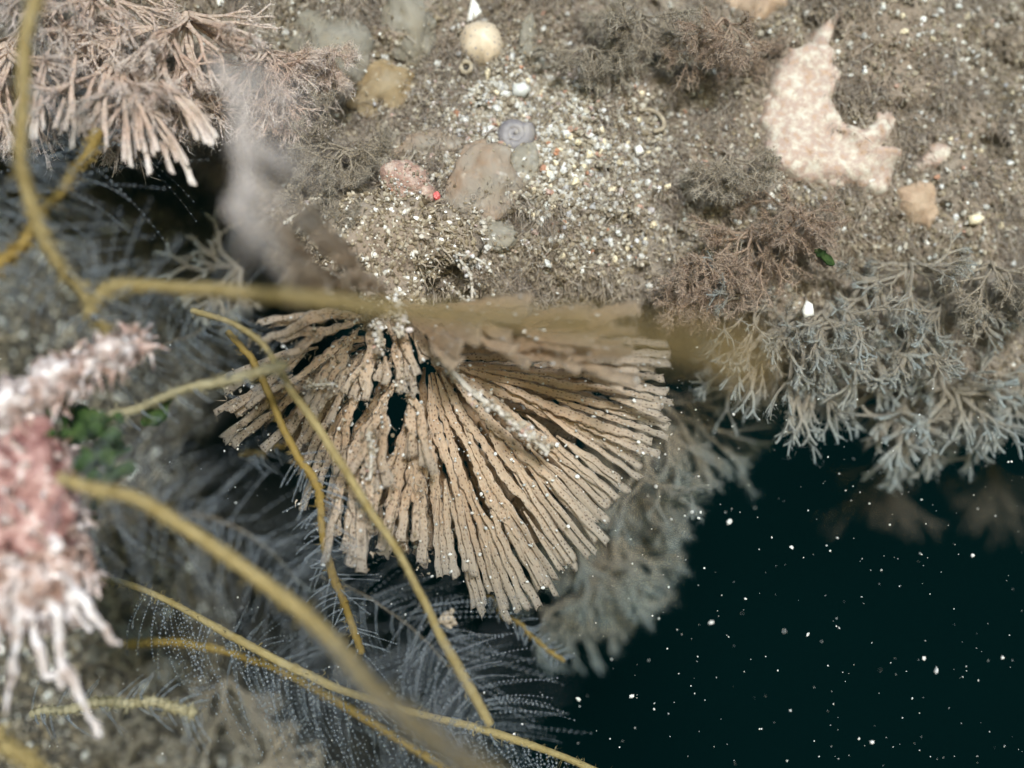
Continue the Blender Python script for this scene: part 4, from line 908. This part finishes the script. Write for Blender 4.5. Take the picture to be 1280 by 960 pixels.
# ------------------------------------------------------------ hydroids: yellow stems with fine beaded hairs
def hydroid(label, pts, r0, r1, mat, hair_n=120, hair_L=1.0, side=0, tipblunt=False, ringed=False, hmat='pinna', bead=.021, yo=0.0, cat='hydroid', name='hydroid', curl=.7, h0=0.0, h1=1.0, along=.35):
    c = crom([P(q[0], q[1], q[2]) for q in pts], 140)
    g_ = np.linspace(0, 1, 140); q_ = pts[0][0] * .37
    c = c + np.minimum(1, np.minimum(g_, 1 - g_) * 8)[:, None] * (.05 * np.stack([vnoise(np.stack([g_ * 6 + q_, 0 * g_ + u, 0 * g_], -1)) for u in (1, 2, 3)], -1) + .007 * np.stack([vnoise(np.stack([g_ * 25 + q_, 0 * g_ + u, 0 * g_], -1)) for u in (1, 2, 3)], -1))
    t = thing(name, label, cat, c[0])
    rad = .88 * np.linspace(r0, r1, 140) * (1 + .14 * vnoise(np.stack([g_ * 8 + q_, 0 * g_, 0 * g_], -1)))
    s = np.concatenate([[0], np.cumsum(np.linalg.norm(np.diff(c, axis=0), axis=1))])
    if ringed: rad = rad * (1 + 0.14 * np.sin(s / 0.1 * 2 * math.pi))
    else: rad = rad * (1 + 0.05 * np.sin(s / 0.12 * 2 * math.pi) + .06 * vnoise(np.stack([s * 3, 0 * s, 0 * s], -1)))
    mb = MB(); tubes(mb, c, rad, n=10)
    fi = rng.integers(2, 138, 420); fT = nrmz(np.gradient(c, axis=0))[fi]; fo = rng.normal(size=(420, 3)); fo = nrmz(fo - fT * (fo * fT).sum(1)[:, None])
    blades(mb, c[fi] + fo * rad[fi][:, None] * .9, nrmz(fo + fT * .5), r0 * .9, r0 * .13, 0); mb.build('stem', mat, t)
    if hair_n:
        hair_n = int(hair_n * .55)
        T = nrmz(np.gradient(c, axis=0))
        i = np.clip((np.linspace(h0, h1, hair_n) * 139 + rng.normal(0, .3, hair_n)).astype(int), 0, 139)
        ref = np.array([0, -1.0, 0]); sd = nrmz(np.cross(T[i], ref)); nn = nrmz(np.cross(sd, T[i]))
        sg = np.where(rng.uniform(size=hair_n) < .5 + .5 * side, 1, -1)[:, None] if abs(side) < 1 else np.full((hair_n, 1), float(side))
        lay = rng.integers(0, 3, hair_n)
        a = (lay * .75 - .75 + .5 * vnoise(np.stack([np.linspace(0, 9, hair_n), lay * 7.0, 0 * lay], -1)) + rng.normal(0, .08, hair_n))[:, None]
        d = nrmz(sd * sg * np.cos(a) + nn * np.sin(a) + T[i] * along)
        Kh = 19; tq = np.linspace(0, 1, Kh)
        L = (hair_L * rng.uniform(.6, 1.15, hair_n))[:, None, None]
        cur = (T[i] * curl + .5 * np.stack([vnoise(np.stack([np.linspace(0, 7, hair_n), lay * 7.0 + q, 0 * lay], -1)) for q in (1, 2, 3)], -1) + rng.normal(size=(hair_n, 3)) * .07)[:, None]
        pt = c[i][:, None] + d[:, None] * L * tq[None, :, None] + cur * L * (tq ** 2)[None, :, None] * .5
        bp = pt[:, 1:].reshape(-1, 3); bs = (bead * np.linspace(1, .7, Kh - 1)[None] * rng.uniform(.6, 1.2, (hair_n, Kh - 1))).reshape(-1)
        OV = np.array([(1, 0, 0), (-1, 0, 0), (0, 1, 0), (0, -1, 0), (0, 0, 1), (0, 0, -1)], float); OF = np.array([(0, 2, 4), (2, 1, 4), (1, 3, 4), (3, 0, 4), (2, 0, 5), (1, 2, 5), (3, 1, 5), (0, 3, 5)])
        mb = MB(); mb.add(bp[:, None] + OV[None] * bs[:, None, None], (OF[None] + (np.arange(len(bp)) * 6)[:, None, None]).reshape(-1, 3))
        tubes(mb, pt[:, ::3], np.full((hair_n, len(range(0, Kh, 3))), .0010), n=3, close=False)
        o = mb.build('polyp_hairs', M[hmat], t); o['kind'] = 'stuff'
    return t
S_, SD, SP = M['stem'], M['stemdim'], M['stempale']
hydroid('vertical blurred yellow stem down the left edge', [(50, -20, -3.4), (28, 100, -3.2), (30, 200, -3.0), (60, 310, -2.6), (108, 375, -2.2), (135, 418, -2.0)], .085, .075, S_, 160, .9, curl=.3)
hydroid('short slanting yellow stem at the left edge crossing the vertical one', [(-20, 345, -2.2), (40, 290, -2.0), (90, 220, -1.6), (122, 165, -1.2)], .075, .075, SD, 110, 1.3, 0, curl=-.6)
hydroid('thick yellow stem arching right across the fan into a broad blur', [(112, 392, -2.2), (125, 368, -2.3), (160, 355, -2.5), (260, 360, -3.2), (400, 372, -4.4), (560, 388, -6.0), (720, 408, -7.6), (850, 432, -8.8), (935, 450, -9.6)], .08, .085, S_, 60, .8, curl=.2, h1=.4)
hydroid('straight yellow stem with blunt pale end left of the fan', [(100, 545, -1.2), (150, 515, -1.4), (230, 486, -1.6), (310, 467, -1.8), (358, 456, -1.9)], .06, .06, SP, 30, .4)
hydroid('long thin yellow stem crossing the left half of the fan downwards', [(240, 388, -.6), (290, 402, -.9), (330, 432, -1.2), (372, 500, -1.4), (430, 592, -1.5), (500, 690, -1.4), (555, 795, -1.2), (612, 905, -.9)], .035, .065, S_, 110, 1.1, h0=.8, curl=.5)
hydroid('thin yellow stem running down left of the long one', [(285, 415, -.2), (318, 460, -.5), (345, 515, -.7), (385, 590, -.8), (400, 655, -.7), (420, 730, -.3), (452, 815, .4)], .04, .065, SD, 120, .5, h0=.45, curl=.3)
hydroid('thick blurred yellow stem rising from the pink mass to lower centre', [(75, 597, -3.2), (130, 612, -3.2), (195, 637, -3.0), (290, 692, -2.9), (370, 755, -3.0), (430, 810, -3.6), (490, 872, -4.8), (560, 930, -6.4), (620, 985, -7.8)], .07, .10, S_, 240, 1.2, curl=.3)
hydroid('slender sharp yellow stem sweeping along the bottom to lower right', [(105, 720, .6), (150, 726, .3), (210, 750, .0), (290, 793, -.3), (400, 850, -.5), (500, 884, -.5), (610, 912, -.4), (700, 942, -.2), (790, 985, .0)], .05, .06, S_, 230, 1.35, side=1, h0=.2, curl=.6)
hydroid('dim amber stem just under the slender sweeping one', [(155, 805, 1.6), (230, 806, 1.4), (300, 818, 1.2), (370, 848, 1.1), (450, 895, 1.3), (540, 950, 1.5), (590, 985, 1.6)], .06, .07, SD, 260, 1.1, h0=.3, curl=.5)
hydroid('pale ringed stem with blunt rounded end at the bottom left', [(40, 893, -.6), (90, 884, -.8), (150, 879, -1.0), (200, 882, -1.1), (243, 890, -1.2)], .06, .075, SP, 60, .4, ringed=True)
hydroid('yellow stem cut by the bottom left corner', [(-20, 915, -2.4), (10, 935, -2.4), (45, 958, -2.4), (90, 985, -2.4)], .085, .085, S_, 0)
hydroid('dim feathery stem hanging behind the lowest strips of the fan', [(600, 740, .9), (630, 768, 1.0), (665, 795, 1.2), (705, 826, 1.4)], .025, .03, SD, 90, .22, curl=.2)
hydroid('thin amber stem behind the left tips of the fan', [(300, 570, 1.5), (340, 560, 1.3), (400, 545, 1.0)], .04, .04, SD, 60, .5)
hydroid('white curved feather blurred in front of the dark hollow', [(268, 80, -5.4), (290, 130, -5.6), (303, 180, -5.8), (302, 225, -5.8), (288, 268, -5.8)], .035, .04, M['featherstem'], 200, .62, side=-1, hmat='veil', curl=.9, bead=.025, name='feather_hydroid')
hydroid('grey feathery hydroid filling the left hollow with beaded rows', [(20, 420, 2.6), (45, 330, 2.8), (90, 260, 3.0), (140, 200, 3.0)], .012, .012, M['frondfar'], 110, 1.5, side=-1, curl=-.2)
hydroid('grey feathery hydroid under the arching stem left of the fan', [(130, 480, 2.2), (210, 430, 2.0), (300, 385, 1.8)], .012, .012, M['frondfar'], 130, .9, curl=.4)
hydroid('grey feathery hydroid in front of the lower rock', [(100, 660, -2.0), (200, 640, -2.4), (300, 660, -2.2), (390, 740, -1.6)], .012, .012, M['frondfar'], 120, 1.0, curl=.4)
hydroid('blue grey feathery hydroid hanging below the fan', [(400, 720, 1.2), (480, 760, 1.2), (560, 830, 1.3), (620, 930, 1.4)], .012, .012, M['frondfar'], 170, 1.15, curl=.4)

# ------------------------------------------------------------ pink and white growth in the left foreground
Y0 = -2.3
def lumpy_tube(mb, pts, r0, r1, K=60, amp=.25, n=16, seed=0, kink=.0):
    c = crom([P(*q) for q in pts], K); g_ = np.linspace(0, 1, K)
    c = c + kink * np.stack([vnoise(np.stack([g_ * 9 + seed, 0 * g_, 0 * g_], -1)), 0 * g_, vnoise(np.stack([g_ * 9 + seed, 0 * g_ + 4, 0 * g_], -1))], -1) * g_[:, None]
    tubes(mb, c, np.linspace(r0, r1, K), n=n)
    v = mb.v[-1]; mid = c[np.argmin(((v[:, None, ::3] - c[None, :, ::3]) ** 2).sum(-1), 1)]
    d = v - mid; mb.v[-1] = mid + d * (1 + amp * fbm(v * 5 + seed, 3))[:, None]
    return c
root = thing('encrusted_stalk', 'pink and white crusted stalk with dangling white roots at the left edge', 'sea squirt', P(0, 620, Y0))
mb = MB(); ca_ = lumpy_tube(mb, [(-60, 545, Y0), (0, 520, Y0), (50, 490, Y0 + .1), (100, 462, Y0 + .2), (150, 437, Y0 + .3), (175, 425, Y0 + .4)], .30, .12, amp=.6); mb.build('arm', M['rootwhite'], root)
mb = MB(); v = SPH[0] * (1 + .25 * fbm(SPH[0] * 2.2 + 4, 4))[:, None] * np.array([.85, .5, .85]) + P(5, 625, Y0); mb.add(v, SPH[1]); mb.build('body', M['pinkflesh'], root)
mb = MB(); v = SPH[0] * (1 + .35 * fbm(SPH[0] * 2.6 + 14, 4))[:, None] * np.array([.62, .4, .55]) + P(40, 720, Y0 - .1); mb.add(v, SPH[1]); mb.build('lower_crust', M['chalky'], root)
for pts, r in [([(75, 715, Y0 - .3), (100, 750, Y0 - .4), (125, 780, Y0 - .4), (148, 806, Y0 - .4)], .075),
               ([(55, 730, Y0 - .3), (72, 770, Y0 - .4), (74, 820, Y0 - .4), (95, 860, Y0 - .4), (112, 895, Y0 - .4), (120, 922, Y0 - .4)], .07),
               ([(35, 740, Y0 - .3), (45, 800, Y0 - .4), (60, 840, Y0 - .4), (80, 858, Y0 - .4)], .065),
               ([(15, 740, Y0 - .3), (20, 790, Y0 - .4), (18, 825, Y0 - .4), (14, 850, Y0 - .4)], .06),
               ([(-10, 740, Y0 - .3), (-5, 790, Y0 - .4), (3, 815, Y0 - .4)], .07),
               ([(78, 715, Y0 - .3), (95, 760, Y0 - .4), (108, 785, Y0 - .4)], .05)]:
    mb = MB(); lumpy_tube(mb, pts, r * .95, r * .5, K=70, amp=.55, n=10, seed=pts[0][0], kink=.05); mb.build('root', M['tendril'], root)
for pts, r in [([(150, 437, Y0 + .3), (172, 425, Y0 + .3), (190, 405, Y0 + .5)], .06), ([(150, 440, Y0 + .3), (175, 436, Y0 + .3), (198, 432, Y0 + .3)], .06)]:
    mb = MB(); lumpy_tube(mb, pts, r, r * .6, K=24, amp=.4, n=10); mb.build('arm_tip', M['chalky'], root)
mb = MB(); i = rng.integers(0, 60, 520); pp = ca_[i] + nrmz(rng.normal(size=(520, 3))) * np.linspace(.3, .12, 60)[i][:, None]
blades(mb, pp, nrmz(pp - ca_[i]), .16, .03, .1); o = mb.build('fuzz', M['chalky'], root); o['kind'] = 'stuff'
d = nrmz(rng.normal(size=(700, 3))); pp = np.concatenate([d[:350] * np.array([.85, .5, .85]) + P(5, 625, Y0), d[350:] * np.array([.62, .4, .55]) + P(40, 720, Y0 - .1)])
mb = MB(); blades(mb, pp, d, .17, .035, .3); grains(mb, pp[rng.integers(0, 700, 200)], .05); o = mb.build('crust_fuzz', M['chalky'], root); o['kind'] = 'stuff'

# ------------------------------------------------------------ green weed
def leaf(pts, w_, mb):
    c = crom([P(*q) for q in pts], 24); g = np.linspace(0, 1, 24)
    ribbon(mb, c, w_ * np.sin(math.pi * (0.08 + .88 * g)) ** .7 * (1 + .35 * np.array([vnoise(np.array([q * 9.0, pts[0][0] * .1, 0])) for q in g])), np.array([.1, -1, .2]), th=.02, teeth=.05, bow=.8)
t = thing('green_seaweed', 'blurred green seaweed clump between the pink stalk and the lower rock', 'seaweed', P(100, 560, -.8))
for pts, w_ in [([(50, 560, -1.8), (95, 548, -2), (140, 522, -2.1)], .2), ([(70, 578, -1.8), (115, 575, -2), (165, 560, -2)], .2), ([(60, 545, -.8), (75, 520, -1), (110, 512, -1.2)], .24), ([(95, 585, -1.8), (112, 620, -1.9), (106, 660, -1.9)], .26), ([(85, 560, -1.9), (120, 600, -1.9), (150, 595, -1.9)], .18)]:
    mb = MB(); leaf(pts, w_, mb); mb.build('leaf', M['green'], t)
for q in range(34):
    x_, y_ = random.uniform(60, 150), random.uniform(515, 600); a_ = random.uniform(0, 6.28); l_ = random.uniform(14, 34); z_ = random.uniform(-2.6, -1.2)
    mb = MB(); leaf([(x_, y_, z_), (x_ + l_ * .5 * math.cos(a_) + 3, y_ + l_ * .5 * math.sin(a_), z_ - .1), (x_ + l_ * math.cos(a_), y_ + l_ * math.sin(a_) + 4, z_ - .1)], random.uniform(.08, .2), mb); mb.build('leaf', M['green'], t)
mb = MB(); leaf([(178, 530, -1.2), (195, 514, -1.3), (216, 492, -1.4)], .26, mb)
tag(mb.build('seaweed_leaf', M['green'], loc=P(195, 512, -1.3)), 'single bright green leaf against the straight pale tipped stem', 'seaweed')
mb = MB(); leaf([(1020, 312, .1), (1030, 320, 0), (1042, 331, .05)], .14, mb)
tag(mb.build('seaweed_leaf', M['green'], loc=P(1030, 320, 0)), 'tiny green scrap on the brown turf below the pinkish crust', 'seaweed')

# ------------------------------------------------------------ marine snow in the open water
mb = MB(); grains(mb, P(557, 773, -.9) + rng.normal(size=(26, 3)) * .045, .04)
tag(mb.build('silt_clump', M['tube'], loc=P(557, 773, -.9), smooth=False), 'tan crumb of silt drifting beside the long thin stem below the fan', 'silt clump')
spots = [(917, 518, 1.5, .03), (912, 652, .5, .05), (989, 684, 0, .03), (889, 778, 1, .03), (1010, 793, 0, .025), (1170, 838, -.6, .04), (1090, 928, -.6, .04), (865, 640, .5, .03), (820, 608, .5, .03), (723, 874, -.5, .04), (790, 870, 0, .035), (1155, 823, -.6, .03), (1253, 822, -.8, .03), (1216, 694, -.6, .025)]
while len(spots) < 150:
    px, py = random.uniform(560, 1275), random.uniform(480, 955)
    if px < 800 and py < 840: continue
    spots.append((px, py, random.choice([random.uniform(-.6, 1.2), random.gauss(0, .45), random.gauss(0, .3)]), random.choice([.006, .007, .008, .010, .012, .015])))
for (px, py, y, r) in spots:
    if py < 560 and px > 900 and py < 600 - (1280 - px) * .1: y = min(y, -.5)
    grain_thing('marine_snow', P(px, py, y), r, random.choice([0, 0, 2]), 'tiny pale speck of marine snow drifting in the dark open water', 'marine snow', 'marine snow specks')
k = 600
px = rng.uniform(-20, 1300, k); py = rng.uniform(420, 980, k); yy = rng.normal(0, .6, k)
mb = MB(); grains(mb, P(px, py, yy),   .004 + .010 * rng.uniform(size=k) ** 3); o = mb.build('fine_snow', M['snow'], smooth=False); o['kind'] = 'stuff'

# ------------------------------------------------------------ the water between things: one even haze box
hv = bpy.data.materials.new('sea_haze'); hv.use_nodes = True; hn = hv.node_tree; hn.nodes.clear()
pv = hn.nodes.new('ShaderNodeVolumePrincipled'); ho = hn.nodes.new('ShaderNodeOutputMaterial')
pv.inputs['Color'].default_value = (0.0008, 0.0056, 0.0060, 1)
pv.inputs['Absorption Color'].default_value = (0.12, 0.35, 0.40, 1)
pv.inputs['Density'].default_value = 0.028
hn.links.new(pv.outputs[0], ho.inputs['Volume'])
mb = MB(); x0, x1, y0, y1, z0, z1 = -16, 16, -17.2, 30, -14, 12
vv = [(x, y, z) for z in (z0, z1) for y in (y0, y1) for x in (x0, x1)]
mb.add(vv, [(0, 2, 3, 1), (4, 5, 7, 6), (0, 1, 5, 4), (2, 6, 7, 3), (0, 4, 6, 2), (1, 3, 7, 5)])
o = mb.build('haze', hv, smooth=False); o['kind'] = 'stuff'

for o in bpy.data.objects:
    if '_loc' in o: del o['_loc']
print('tris', sum(len(o.data.loops) - 2 * len(o.data.polygons) for o in bpy.data.objects if o.type == 'MESH'), 'objs', len(bpy.data.objects))
